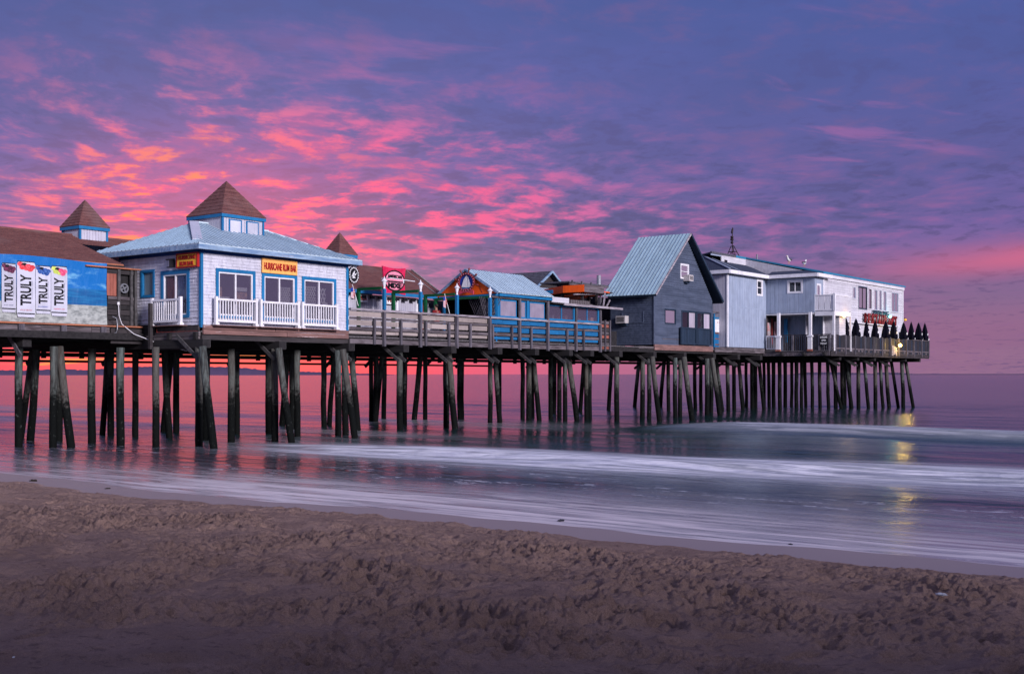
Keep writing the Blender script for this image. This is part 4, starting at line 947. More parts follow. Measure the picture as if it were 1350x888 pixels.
for v_, h_ in ((2.35, 1.0),): MB().box(-.42, -.30, v_, v_+.12, 3.4, 5.05).build('mooring_post', M['dark_wood'], pier)

# ------------------------------------------------------------------ boardwalk fences
FW = Face('v', -.04); PLUM = (150, 0)
def rail_fence(obj, u0, u1, longs, shorts, panel, rail_m, cap=5.15):
    """rough post and board fence; the boards are nailed behind the posts"""
    rows = [(cap-.32, cap-.10, panel), (cap-.44, cap-.35, rail_m), (cap-.68, cap-.47, panel), (cap-.87, cap-.74, rail_m), (cap-1.02, cap-.90, panel)]
    xs = sorted([u0]+[x for x in longs if u0+.3 < x < u1-.3]+[u1])
    for a, b in zip(xs, xs[1:]):
        for z0, z1, m_ in rows:
            j = random.uniform(-.008, .008)
            if b-a > 2.2 and m_ is panel:
                c = a+(b-a)*random.uniform(.35, .65); FW.piece('board', m_, obj, a+.01, c-.006, z0+j, z1+j, -.10, -.07); FW.piece('board', m_, obj, c+.006, b-.01, z0+j+.006, z1+j+.006, -.10, -.072)
            else: FW.piece('board', m_, obj, a+.01, b-.01, z0+j, z1+j, -.10 if m_ is panel else -.06, -.07 if m_ is panel else -.02)
        FW.piece('top_rail', M['pale_wood'], obj, a+.002, b-.002, cap-.08, cap+.0, -.16, .06)
        FW.piece('bottom_board', M['wood_u'], obj, a+.01, b-.01, cap-1.42, cap-1.23, -.06, -.01)
    for x in longs: FW.piece('post', M['wood_z'], obj, x-.06, x+.06, cap-1.5, cap-.085, -.01, .11)
    for x in shorts: FW.piece('post', M['wood_z'], obj, x-.05, x+.05, cap-1.44, cap-.38, -.01, .08)
LP = [U(x, 0) for x in (504.3, 552.2, 600.2, 643.5)]
fa = thing('boardwalk_fence', 'weathered grey post and rail fence with cream panels beside the rum bar', 'fence', (LU+2, -.04, 4.0))
rail_fence(fa, LU+.12, LP[3]-.02, LP[:3], [U(x, 0) for x in (491.8, 527, 559.8, 590.3, 618.5)], M['cream'], M['wood_u'])
fb = thing('boardwalk_fence', 'weathered post and rail fence with bright blue boards below the snack bar windows', 'fence', (LP[3]+2, -.04, 4.0))
L2 = [LP[3]+.02]+[U(x, 0) for x in (683.2, 720.4, 757.5, 789.5)]
rail_fence(fb, LP[3]+.08, L2[-1], L2, [U(x, 0) for x in (648, 673.3, 698.8, 746.2, 768)], M['blue_board'], M['wood_u'])
fc = thing('gap_fence', 'short brown plank fence filling the gap before the dark blue cottage', 'fence', (27.5, .1, 4.0))
FW2 = Face('v', .05); GE = U(803, .05)
for k in range(8): FW2.piece('board', M[('rust_board', 'wood_u', 'dark_wood')[k % 3]], fc, L2[-1]+.1, GE+.02*(k % 2), 3.82+k*.19, 3.97+k*.19, -.03, .01+.01*(k % 2))
for a in (L2[-1]+.55, GE-.05): FW2.piece('post', M['wood_z'], fc, a, a+.09, 3.7, 5.35, .02, .10)
mb = MB(); mb.box(GE+.3, GE+.45, .8, .95, 3.9, 6.6); mb.build('post', M['wood_z'], fc)

piece('gap_shade_board', M['soot_wood'], fa, LU+.12, LP[3], .10, .14, 3.98, 4.28); piece('gap_shade_board', M['soot_wood'], fb, LP[3]+.02, 27.4, .10, .14, 3.9, 4.8)  # dark strips standing in for the shade in the gaps below the boards
# ------------------------------------------------------------------ lamp posts on the fence and green frames
def lamp_post(u, label, z0, tilt=0):
    o = thing('lamp_post', label, 'lamp post', (u, -.10, z0), 'blue lamp posts rising from the boardwalk fence')
    mb = MB(); mb.box(u-.06, u+.06, -.16, -.04, z0, 6.02); mb.build('post', M['blue'], o)
    mb = MB(); mb.tube([(u, -.10, 6.02), (u, -.10, 6.10), (u, -.10, 6.15), (u, -.10, 6.32)], [.05, .04, .055, .085], 8); mb.build('lamp_glass', M['white'], o)
    mb = MB(); mb.tube([(u, -.10, 6.325), (u, -.10, 6.34), (u, -.10, 6.43), (u, -.10, 6.45), (u, -.10, 6.53)], [.13, .13, .05, .028, .012], 8); mb.build('lamp_cap', M['white'], o); return o
lamp_post(LP[0], 'blue lamp post in front of the crimson square sign', 5.15)
lamp_post(LP[1], 'blue lamp post between the crimson sign and the ship wheel sign', 5.15)
lamp_post(LP[2], 'blue lamp post just left of the ship wheel sign, small flag beside it', 5.15)
lamp_post(LP[3]+.02, 'blue lamp post at the corner where the fence turns blue', 5.15)
gx = [472.8, 518.8, 560.8, 602]; gl = ['leftmost green frame, between the bar wall and the first lamp post', 'green frame below the crimson square sign', 'green frame in front of the shop doorway', 'green frame across the dark front of the snack bar']
for i, x in enumerate(gx):
    u = LP[i]-.03 if i < 3 else LP[3]
    vv = vz(x, 0, u)[0]; o = thing('green_frame', gl[i], 'frame', (u, vv, 4.02), 'green painted frames reaching back from the fence')
    if i == 3: vv = 3.2
    mb = MB(); mb.box(u-.06, u+.06, vv-.06, vv+.06, 4.02, 6.0); mb.build('post', M['green'], o)
    mb = MB(); mb.box(u-.045, u+.045, .0, vv+.06, 6.0, 6.11); mb.build('beam', M['green'], o)

# ------------------------------------------------------------------ brown roofed shop row on the far side of the walk
shop = thing('shop_row', 'low white shop row with brown shingled gable roof and blue fascia behind the fence', 'building', (13, 3.9, 4.02))
FM = Face('v', 3.95)
vsiding(FM, 7.6, 15.6, 4.02, 6.12, .13, M['vboard_pale'], shop, [(9.9, 10.3, 4.1, 5.7)])
MB().box(7.6, 15.6, 3.99, 4.02, 4.02, 6.1).box(7.6, 17.9, 8.9, 9, 4.02, 6.1).box(17.8, 17.9, 5.4, 8.9, 4.02, 6.1).build('wall', M['vboard_pale'], shop)
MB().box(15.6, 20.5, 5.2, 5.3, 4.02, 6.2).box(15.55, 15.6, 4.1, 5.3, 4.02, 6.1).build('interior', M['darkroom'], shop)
for a in (15.6, 16.35, 17.7): FM.piece('door_post', M['white'], shop, a, a+.12, 4.02, 6.1, -.05, .03)
FM.piece('door_post', M['maroon'], shop, 16.05, 16.25, 4.02, 6.1, -.2, -.1)
FM.piece('door_panel', M['white'], shop, 17.05, 17.55, 4.02, 5.75, -.6, -.5)
for k in range(3): FM.piece('shutter_frame', M['white'], shop, 11.0+k*1.6, 11.12+k*1.6, 4.02, 6.1, .0, .05)
FM.piece('post', M['orange_wood'], shop, 10.9, 11.0, 4.02, 6.1, .04, .10)
mb = MB()
for k in range(16): mb.box(7.9+k*.55, 8.15+k*.55, 3.7, 3.78, 5.92, 6.05)
mb.build('string_of_goods', M['blk'], shop, kind='stuff')
slm = (7.73-6.23)/(6.5-3.6)
roof_plane(shop, [(7.4, 3.6, 6.23), (17.35, 3.6, 6.23), (18.1, 6.5, 7.73), (7.4, 6.5, 7.73)], 'h', .16, M['roof_brown'], 'roof', thick=.03)
MB().prism([(7.4, 6.5, 7.73), (18.1, 6.5, 7.73), (17.35, 9.4, 6.23), (7.4, 9.4, 6.23)], (0, 0, .04)).build('roof', M['roof_brown'], shop)
MB().box(7.4, 17.3, 3.54, 3.62, 6.12, 6.27).build('fascia', M['blue'], shop)
MB().bar((17.4, 3.6, 6.26), (18.12, 6.5, 7.78), .08, .07).bar((16.9, 3.6, 6.27), (17.55, 6.3, 7.66), .05, .04).build('rake_trim', M['cream'], shop)
cupola(shop, 13.07, 6.5, .60, 7.4, 8.14, 9.2, M['vboard_pale'], M['roof_brown'], M['blue'])

# signs round the walk
def at_v(x, y, v): u, z = uz(x, y, v); return u, z
u_, z_ = at_v(518.5, 370, 1.9); FG = Face('v', 1.9)
s = thing('square_sign', 'crimson square sign with pale oval reading AMERICAN MIXE in black', 'sign', (u_, 1.9, 4.02))
uL, _ = at_v(503, 370, 1.9); uR, _ = at_v(533.5, 370, 1.9); hw = (uR-uL)/2; hz = .60
mb = MB(); pts = []
for k in range(40):
    a = 6.2832*k/40; ca, sa = math.cos(a), math.sin(a); r_ = 1/max(abs(ca), abs(sa)); wob = .90+.10*(r_-1)/.414; pts.append(FG.p(u_+hw*wob*r_*ca, z_+hz*wob*r_*sa, 0))
mb.prism(pts, (0, -.06, 0)); mb.build('sign_board', M['redsign'], s)
mb = MB(); disc(mb, FG, u_, z_, hw*.86, hz*.74, .06, .08); mb.build('oval_panel', M['signpink'], s)
mb = MB(); ring(mb, FG, u_, z_, hw*.80, hz*.68, .055, .08, .10); mb.build('oval_ring', M['blk'], s)
mb = MB(); FG.box(mb, u_-hw*.8, u_+hw*.8, z_-.07, z_-.015, .08, .10); mb.build('bar', M['blk'], s)
text_mb('AMERICAN', FG, u_, z_+.17, .17, .03, .08, M['blk'], s, width=hw*1.22, bold=.03); text_mb('MIXE', FG, u_, z_-.22, .22, .03, .08, M['blk'], s, width=hw*1.15, bold=.04)
mb = MB(); mb.tube([FG.p(u_-hw*1.05, z_+.05, .5), FG.p(u_+hw*1.15, z_-.0, .5)], .02, 6); mb.tube([FG.p(u_+.12, z_+.02, .5), FG.p(u_+.12, z_-.12, .5)], .03, 6); mb.tube([FG.p(u_-hw, z_+.05, .5), FG.p(u_-hw, z_+.05, .0)], .02, 6); mb.build('light_bar', M['white'], s)
mb = MB(); mb.box(u_-.05, u_+.05, 1.9, 1.98, 4.02, z_); mb.build('post', M['wood_z'], s)

u_, z_ = at_v(465.3, 362.5, .9); FG = Face('v', .9); s = thing('round_sign', 'round black hanging sign with white gull at the right end of the bar', 'sign', (u_, .9, z_))
mb = MB(); disc(mb, FG, u_, z_, .30, .36, 0, .06); mb.build('sign_board', M['blk'], s)
mb = MB(); ring(mb, FG, u_, z_, .225, .28, .022, .06, .07); mb.build('ring', M['wht'], s)
mb = MB()
for P in ([(-.15, -.1), (.02, .04), (.06, .2), (-.06, .08)], [(.0, .02), (.17, .10), (.05, -.03)], [(-.13, -.14), (.1, -.13), (.0, -.08)], [(-.05, -.02), (.08, -.07), (-.09, -.10)]): mb.prism([FG.p(u_+a, z_+b, .06) for a, b in P], (0, -.012, 0))
mb.build('gull_emblem', M['wht'], s)
for k in range(18):
    a = 6.283*k/18; mb = MB(); FG.box(mb, u_+.263*math.cos(a)-.012, u_+.263*math.cos(a)+.012, z_+.32*math.sin(a)-.018, z_+.32*math.sin(a)+.018, .06, .068); mb.build('rim_mark', M['wht'], s)
mb = MB(); mb.box(LU, u_+.3, .88, .92, z_+.36, z_+.40); mb.build('bracket', M['blk'], s)

def flag(x, y, v, label, w=.22, h=.42):
    u_, z_ = at_v(x, y, v); s = thing('small_flag', label, 'flag', (u_, v, z_))
    MB().tube([(u_-.05, v, z_+.32), (u_+.30, v, z_-.55)], .014, 6).build('flag_pole', M['wht'], s)
    mb = MB()
    for i in range(5):
        f = lambda k: (u_-.12+w*k/5, v+.03*math.sin(k*1.5), z_-.1*k/5)
        a, b = f(i), f(i+1); mb.hexa([(a[0], a[1], a[2]-h/2), (b[0], b[1], b[2]-h/2), (b[0], b[1]+.008, b[2]-h/2), (a[0], a[1]+.008, a[2]-h/2), (a[0], a[1], a[2]+h*.4), (b[0], b[1], b[2]+h*.4), (b[0], b[1]+.008, b[2]+h*.4), (a[0], a[1]+.008, a[2]+h*.4)])
    fl = mb.build('flag_cloth', M['flagred'], s)
    MB().box(u_-.13, u_-.02, v-.02, v-.012, z_+.02, z_+.17).build('canton', M['sailblue'], fl)
    for k in range(3): MB().box(u_-.02, u_+.10, v-.022, v-.014, z_-.14+k*.09, z_-.10+k*.09).build('stripe', M['red'], fl)
flag(465.5, 385, .7, 'limp little red and white flag hanging below the round gull sign')
flag(587, 396.5, .35, 'small red and white flag beside the third blue lamp post', .2, .5)
for x, y, txt, lab, v in ((478, 393, 'PIZZA', 'small white sign with red letters behind the leftmost green frame', 3.8), (515, 396, 'PIES', 'small white sign with red letters behind the green post under the crimson sign', 3.8)):
    FG = Face('v', v); u_, z_ = at_v(x, y, v); s = thing('shop_sign', lab, 'sign', (u_, v, z_))
    mb = MB(); FG.box(mb, u_-.30, u_+.30, z_-.17, z_+.17, 0, .04); mb.build('sign_board', M['wht'], s); text_mb(txt, FG, u_, z_, .18, .015, .04, M['red'], s, width=.46, bold=.03)

# ------------------------------------------------------------------ orange gabled snack bar
sb = thing('snack_bar', 'open blue and orange snack bar with pale blue metal gable roof', 'building', (19, 1.7, 4.02))
G0, G1 = 16.86, 21.0; AP = (1.74, 7.43); ELo, EHi = (-.06, 6.36), (3.42, 6.33)
roof_plane(sb, [(G0-.25, -.22, 6.28), (G1+.1, -.22, 6.28), (G1+.1, AP[0], AP[1]), (G0-.25, AP[0], AP[1])], 's', .22, M['metal_roof'])
roof_plane(sb, [(G0-.25, 3.75, 6.15), (G1+.1, 3.75, 6.15), (G1+.1, AP[0], AP[1]), (G0-.25, AP[0], AP[1])], 's', .3, M['metal_roof'])
mb = MB(); mb.bar((G0-.24, -.22, 6.26), (G0-.24, AP[0], AP[1]), .06, .10); mb.bar((G0-.24, 3.75, 6.12), (G0-.24, AP[0], AP[1]), .06, .10); mb.build('rake_board', M['gutter'], sb)
MB().prism([(G0-.16, -.1, 6.26), (G0-.16, AP[0], AP[1]-.05), (G0-.16, 3.6, 6.2)], (.06, 0, 0)).build('gable_panel', M['orange'], sb)
MB().bar((G0-.17, .75, 6.32), (G0-.17, 1.15, 6.95), .02, .012).build('panel_joint', M['maroon'], sb)
MB().box(G0-.2, G0+.08, -.05, 3.4, 6.14, 6.22).build('fascia', M['blue'], sb)
MB().box(G0, G1+.1, -.14, -.04, 6.13, 6.25).build('fascia', M['blue'], sb)
MB().box(G0+.1, 24.9, .0, .08, 6.03, 6.12).build('header', M['wood_u'], sb)
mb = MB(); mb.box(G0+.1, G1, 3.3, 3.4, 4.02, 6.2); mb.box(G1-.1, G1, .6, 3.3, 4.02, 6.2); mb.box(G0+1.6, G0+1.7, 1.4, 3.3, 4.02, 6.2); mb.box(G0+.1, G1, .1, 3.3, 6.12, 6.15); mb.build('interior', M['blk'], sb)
for a in (G0, ): 
    for v_ in (.08, 3.25): piece('post', M['blue'], sb, a, a+.1, v_, v_+.1, 4.02, 6.15)
# lattice screens
lt = MB()
for k in range(12):
    v0 = .12+k*.12
    for s_ in (-1, 1):
        v1 = v0+s_*.55
        if -.3 < v1 < 1.9: lt.bar((G0+.12+.02*s_, v0, 5.05), (G0+.12+.02*s_, v1, 6.1), .02, .025)
lt.build('lattice', M['wood_z'], sb, kind='stuff')
lt = MB()
for k in range(8):
    a = G0-.75+.12*k
    for s_ in (-1, 1): lt.bar((a, .16+.02*s_, 5.1), (a+s_*.4, .16+.02*s_, 6.05), .02, .025)
lt.build('lattice', M['wood_z'], sb, kind='stuff')
# service windows behind the blue fence
FN = Face('v', .10)
ps = [L2[0], U(655.5, .1), U(683, .1), U(694.5, .1), U(720, .1)]
for k, x in enumerate([655.5, 694.5]): a = U(x, .1); FN.piece('post', M['blue'], sb, a-.09, a+.09, 5.0, 6.06, .0, .08)
for x in (683.2, 720.4): a = U(x, .1); FN.piece('post', M['wood_z'], sb, a-.06, a+.06, 5.1, 6.25, .05, .14)
FN.piece('sill', M['blue'], sb, U(645, .1), U(720, .1), 5.10, 5.20, .0, .06); FN.piece('sill', M['wood_u'], sb, U(646, .1), U(719, .1), 6.04, 6.12, .085, .12)
for x0, x1 in ((658.5, 680.5), (685, 692.5), (697.5, 717.5)):
    a, b = U(x0, .1), U(x1, .1); w = MB(); FN.box(w, a, b, 5.94, 6.0, -.02, .03); FN.box(w, a, a+.04, 5.24, 5.94, -.02, .03); FN.box(w, b-.04, b, 5.24, 5.94, -.02, .03); FN.box(w, a, b, 5.2, 5.24, -.02, .03)
    w = w.build('window', M['blue'], sb); p_ = MB(); FN.box(p_, a+.04, b-.04, 5.24, 5.94, -.0, .008); p_.build('pane', M['grey_pane'], w)
# lower bar room to the right
br = thing('bar_room', 'low dark open windowed bar room between the snack bar and the blue cottage', 'building', (24, 1, 4.02))
q = [U(722, .1), U(757.5, .1), U(789.5, .1)]
for a, b in zip(q, q[1:]):
    w = MB(); FN.box(w, a+.04, b-.04, 5.17, 5.26, -.02, .05); FN.box(w, a+.04, b-.04, 5.88, 5.95, -.02, .05); FN.box(w, b-.16, b-.04, 5.26, 5.88, -.02, .05); FN.box(w, (a+b)/2-.03, (a+b)/2+.03, 5.26, 5.88, -.03, .02); w = w.build('window', M['blue'], br)
    for c, d in ((a+.04, (a+b)/2-.03), ((a+b)/2+.03, b-.16)): p_ = MB(); FN.box(p_, c, d, 5.26, 5.88, -.02, -.01); p_.build('pane', M['glass'], w)
for a in q[1:]: FN.piece('post', M['wood_z'], br, a-.06, a+.06, 5.1, 6.0, .05, .14)
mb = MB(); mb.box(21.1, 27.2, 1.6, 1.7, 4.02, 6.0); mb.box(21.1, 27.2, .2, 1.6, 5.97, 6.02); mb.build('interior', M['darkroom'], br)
for k in range(9): MB().box(21.6+k*.6, 21.6+k*.6+random.uniform(.12, .3), 1.1, 1.3, 4.9, 5.35+random.uniform(0, .35)).build('bar_stock', M[('goods', 'blk', 'vboard_pale', 'rust_board')[k % 4]], br)
MB().prism([(21.0, -.25, 5.98), (27.35, -.25, 5.98), (27.35, 2.4, 6.25), (21.0, 2.4, 6.25)], (0, 0, .07)).build('roof', M['dark_wood'], br)
MB().box(21.9, 27.4, -.30, -.24, 5.93, 6.04).build('fascia', M['pale_wood'], br)
MB().box(21.1, 22.6, -.10, -.04, 6.05, 6.32).build('notice_board', M['clap_white'], br)
for k in range(11): piece('slat', M['wood_v'], br, 22.7+k*.16, 22.82+k*.16, -.12, -.06, 6.05, 6.26)

# dark gabled kiosk behind
kk = thing('gabled_kiosk', 'small dark shingled gable roof with blue bargeboards behind the snack bar', 'building', (29.6, 6, 4.02))
ka, kb = 28.3, 31.0; kc = uz(727.2, 358, 6); kz = kc[1]; ke = uz(711, 377, 6)[1]-.05
roof_plane(kk, [(ka-.1, 6, ke), (ka-.1, 11, ke), (kc[0], 11, kz), (kc[0], 6, kz)], 'h', .2, M['roof_dark'], 'roof', thick=.03)
MB().prism([(kb+.1, 6, ke), (kc[0], 6, kz), (kc[0], 11, kz), (kb+.1, 11, ke)], (0, 0, .04)).build('roof', M['roof_dark'], kk)
MB().bar((ka-.1, 5.95, ke), (kc[0], 5.95, kz), .08, .12).bar((kb+.1, 5.95, ke), (kc[0], 5.95, kz), .08, .12).build('bargeboard', M['gutter'], kk)
MB().prism([(ka, 6.3, ke-.05), (kc[0], 6.3, kz-.1), (kb, 6.3, ke-.05)], (0, .05, 0)).build('gable_wall', M['dark_wood'], kk)
MB().box(ka, kb, 6.2, 10.8, 4.02, ke).build('wall', M['vboard_grey'], kk)

# orange canopy
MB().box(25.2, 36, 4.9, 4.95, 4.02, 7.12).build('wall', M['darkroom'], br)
cn = thing('orange_canopy', 'flat timber bar canopy with bright orange fascia and underside slats coloured orange for the reflected glow', 'canopy', (25.6, 2, 4.02))
P = [(25.6, 1.0), (25.6, 2.35), (27.3, 4.9), (28.6, 5.2), (29.4, 4.8), (28.2, 1.6), (27.5, 1.0)]
MB().prism([(a, b, 7.16) for a, b in P], (0, 0, .05)).build('roof', M['roof_dark'], cn)
for i, (a, b) in enumerate(zip(P, P[1:]+P[:1])):
    m_ = M['orange'] if i < 2 else M['wood_u']
    for k in range(1): MB().bar((a[0], a[1], 7.05), (b[0], b[1], 7.05), .05, .38).build('fascia', m_, cn)
for k in range(9):
    x0 = 25.75+k*.32; v1_ = 2.3+min(k*.45, 2.5); zz_ = 6.98-(v1_-1.1)*.13
    MB().hexa([(x0, 1.1, 6.95), (x0+.28, 1.1, 6.95), (x0+.28, v1_, zz_-.03), (x0, v1_, zz_-.03), (x0, 1.1, 7.0), (x0+.28, 1.1, 7.0), (x0+.28, v1_, zz_), (x0, v1_, zz_)]).build('soffit_board', M['orange'] if k % 4 else M['dark_wood'], cn)  # orange boards carry the glow reflected onto the underside
for a, b in ((25.9, 2.6), (26.2, 1.5), (27.3, 1.3), (27.9, 2.2), (28.3, 4.6)): MB().box(a, a+.12, b, b+.12, 4.02, 7.0).build('post', M['dark_wood'], cn)
MB().bar((25.2, 1.4, 6.72), (27.6, 1.2, 6.85), .06, .06).build('brace', M['pale_wood'], cn)
MB().box(25.55, 25.58, 3.0, 3.9, 6.85, 7.05).build('blue_plate', M['blue'], cn)
ur = thing('roof_deck', 'weathered grey timber rooftop platform right of the orange canopy', 'platform', (29, 2.6, 7.2))
za = uz(770, 371, 3.2)[1]; ua_, ub_ = U(751, 3.1), U(812, 3.1); uw_ = (ub_-ua_)/3
for k in range(3): MB().box(ua_+k*uw_, ua_+k*uw_+uw_*.95, 3.1, 3.16, za-.28+.02*k, za-.18+.02*k).build('board', M['wood_u'], ur)
MB().box(ua_+.1, ub_, 3.2, 5.2, za-.14, za-.06).build('platform', M['roof_dark'], ur)
for k in range(5): MB().box(ua_+.3+k*uw_*.6, ua_+.38+k*uw_*.6, 3.12, 3.2, 6.8, za).build('post', M['wood_z'], ur)
MB().bar((26.7, .5, 6.1), (27.5, .9, 6.9), .08, .08).bar((27.0, .5, 6.1), (27.5, .6, 6.5), .06, .06).build('brace', M['pale_wood'], ur)
MB().tube([(30.4, 3.2, za-.1), (30.4, 3.2, za+.45)], .12, 8).build('vent', M['grey_metal'], ur)

# ship wheel sign on the orange gable
FG = Face('u', G0-.30); v_, z_ = FG.az(615.8, 372); s = thing('ship_wheel_sign', 'ship wheel shaped sign with white sailboat and red ribbon on the orange gable', 'sign', FG.p(v_, z_, 0))
mb = MB(); disc(mb, FG, v_, z_, .44, .38, 0, .03); mb.build('backboard', M['sailblue'], s)
mb = MB(); ring(mb, FG, v_, z_, .42, .36, .09, .03, .10); mb.build('wheel_rim', M['maroon'], s)
for k in range(8):
    a = 6.283*k/8+.25; 
    if 3.6 < a < 5.6: continue
    c, d = math.cos(a), math.sin(a); mb = MB(); mb.tube([FG.p(v_+.50*c, z_+.44*d, .06), FG.p(v_+.62*c, z_+.56*d, .06), FG.p(v_+.68*c, z_+.62*d, .06), FG.p(v_+.75*c, z_+.68*d, .06)], [.022, .03, .055, .03], 8); mb.build('spoke_handle', M['maroon'], s)
for k in range(20):
    a = 6.283*k/20; mb = MB(); disc(mb, FG, v_+.465*math.cos(a), z_+.405*math.sin(a), .022, .022, .10, .115, 8); mb.build('rim_stud', M['signpink'], s)
for P in ([(.30, -.22), (-.02, -.25), (-.02, .34), (.16, .14)], [(-.05, -.25), (-.27, -.23), (-.07, .28)]): mb = MB(); mb.prism([FG.p(v_+a, z_+b, .035) for a, b in P], Vector(FG.p(0, 0, .025))-Vector(FG.p(0, 0, 0))); mb.build('sail', M['wht'], s)
mb = MB(); mb.prism([FG.p(v_+a, z_+b, .035) for a, b in [(.32, -.25), (-.34, -.27), (-.27, -.34), (.24, -.34)]], Vector(FG.p(0, 0, .03))-Vector(FG.p(0, 0, 0))); mb.build('boat_hull', M['blue'], s)
mb = MB()
for k in range(8):
    a0, a1 = -.46+.115*k, -.46+.115*(k+1); f = lambda a: -.43-.10*(a/.46)**2+.03
    mb.hexa([FG.p(v_+a0, z_+f(a0)-.09, .05), FG.p(v_+a1, z_+f(a1)-.09, .05), FG.p(v_+a1, z_+f(a1)-.09, .10), FG.p(v_+a0, z_+f(a0)-.09, .10), FG.p(v_+a0, z_+f(a0)+.09, .05), FG.p(v_+a1, z_+f(a1)+.09, .05), FG.p(v_+a1, z_+f(a1)+.09, .10), FG.p(v_+a0, z_+f(a0)+.09, .10)])
mb.build('ribbon', M['pinkribbon'], s)

# ------------------------------------------------------------------ the dark blue cottage
hut = thing('blue_cottage', 'tall slate blue clapboard cottage with steep pale blue metal gable roof', 'building', (34.6, 1.4, 4.2))
H0, H1, HD = 31.15, 38.1, 2.85; FH, FHL = Face('v', 0), Face('u', H0)
ap = (34.75, 10.62); eh = 6.98; zb = 4.17
spn = lambda z: (H0, H1) if z < eh else (H0+(z-eh)/(ap[1]-eh)*(ap[0]-H0)-.0, H1-(z-eh)/(ap[1]-eh)*(H1-ap[0]))
w1 = FH.rect(876, 406.5, 890.5, 427.5); w2 = FH.rect(898, 408.5, 917.5, 429); w3 = FH.rect(918, 409, 936.5, 430); w4 = FH.rect(896.5, 347, 907.5, 368.5)
w2 = (w2[0], w2[1]-.02, 4.9, w2[3]); w3 = (w3[0], w3[1], 4.9, w2[3]); w1 = (w1[0], w1[1], w1[2], w2[3])
siding(FH, H0, H1, zb, ap[1]-.1, .13, M['hut_blue'], hut, [w1, w2, w3, w4], 0, spn)
siding(FHL, 0, HD, zb, eh, .13, M['hut_blue'], hut, [], 0)
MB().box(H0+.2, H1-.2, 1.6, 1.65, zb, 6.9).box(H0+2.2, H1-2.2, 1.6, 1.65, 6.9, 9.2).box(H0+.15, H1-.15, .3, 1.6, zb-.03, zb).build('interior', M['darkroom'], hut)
MB().prism([(H0, HD, zb), (H1, HD, zb), (H1, HD, eh), (ap[0], HD, ap[1]-.1), (H0, HD, eh)], (0, .05, 0)).box(H1-.05, H1, .02, HD, zb, eh).build('wall', M['hut_blue'], hut)
for b_ in ((H0-.04, H0+.03, -.04, .03, zb, eh), (H1-.03, H1+.02, -.04, .03, zb, eh-.2)): MB().box(*b_).build('corner_board', M['hut_blue'], hut)
ov, sp_ = -.38, .55; sl_ = (ap[1]-eh)/(ap[0]-H0); e0 = (H0-sp_, eh-sl_*sp_+.1); e1 = (H1+.75, eh-sl_*.0)
sr = (ap[1]+.1-(eh-.35))/(H1+.8-ap[0]); apz = ap[1]+.08
roof_plane(hut, [(H0-.45, HD+.3, eh-.05), (H0-.45, ov, eh-.05), (ap[0], ov, apz), (ap[0], HD+.3, apz)], 's', .23, M['metal_aqua'])
roof_plane(hut, [(H1+.75, ov, eh-.05), (H1+.75, HD+.3, eh-.05), (ap[0], HD+.3, apz), (ap[0], ov, apz)], 's', .21, M['metal_roof'])
MB().bar((H0-.45, ov-.02, eh-.05), (ap[0], ov-.02, apz-.0), .05, .10).build('bargeboard', M['pale_wood'], hut)
MB().bar((H1+.75, ov-.02, eh-.05), (ap[0], ov-.02, apz-.0), .05, .12).build('bargeboard', M['hut_dark'], hut)
MB().prism([(ap[0], ov, apz-.06), (H1+.72, ov, eh-.12), (H1+.72, HD, eh-.12), (ap[0], HD, apz-.06)], (0, 0, -.03)).build('soffit', M['hut_dark'], hut)
MB().prism([(ap[0], ov, apz-.06), (H0-.4, ov, eh-.10), (H0-.4, HD, eh-.10), (ap[0], HD, apz-.06)], (0, 0, -.03)).build('soffit', M['hut_dark'], hut)
MB().box(H0-.02, H1+.02, -.07, .0, 3.86, 4.18).build('sill_beam', M['red_wood'], hut)
MB().box(H0-1.6, H0, .02, HD, 3.93, 4.05).build('platform', M['wood_v'], hut)
window(FH, hut, w1, M['hut_dark'], M['hut_dark'], 1, .05, .03, glass=M['glass_pink'], blind=M['blind'])
for w in (w2, w3): 
    ww = window(FH, hut, w, M['hut_dark'], M['hut_dark'], 2, .06, .05, glass=M['glass_dark'])
    b = MB(); FH.box(b, w[0]+(w[1]-w[0])*.52, w[1]-.06, w[2], w[3]-.08, -.018, -.008); b.build('blind', M['blind'], ww)
window(FH, hut, w4, M['white'], M['white'], 1, .07, .04, glass=M['glass_pink'], rows=2)
def aircon(face, a, z, w, h, parent):
    mb = MB(); face.box(mb, a, a+w, z, z+h, .0, .42); c = mb.build('air_conditioner', M['ac'], parent)
    mb = MB(); face.box(mb, a+.06, a+w-.06, z+.06, z+h-.06, .42, .425); g = mb.build('grille', M['blk'], c)
    for k in range(5): mb = MB(); zz = z+.08+(h-.16)*k/4; face.box(mb, a+.06, a+w-.06, zz-.008, zz+.008, .425, .435); mb.build('louvre', M['ac'], c)
    mb = MB(); face.box(mb, a+.05, a+w-.05, z-.12, z, .0, .2); mb.build('bracket', M['hut_dark'], c)
aircon(FH, U(900.5, 0), uz(900, 370.5, 0)[1], .48, .36, hut)
va, za_ = FHL.az(829, 426); aircon(FHL, va, za_, .62, .42, hut)
pv0, pz1 = FHL.az(849, 410); pv1, pz0 = FHL.az(820, 425); mb = MB()
for (a, b, c, d) in ((pv0, pv1, pz1-.05, pz1), (pv0, pv1, pz0-.05, pz0), (pv0, pv0+.05, pz0, pz1-.05), (pv1-.05, pv1, pz0, pz1-.05)): FHL.box(mb, a, b, c, d, .02, .05)
mb.build('panel_frame', M['hut_blue'], hut); mb = MB(); FHL.box(mb, pv0+.05, pv1-.05, pz0, pz1-.05, .018, .03); mb.build('hatch', M['hut_blue'], hut)
ra, rb = U(898, -.2), U(938, -.2)
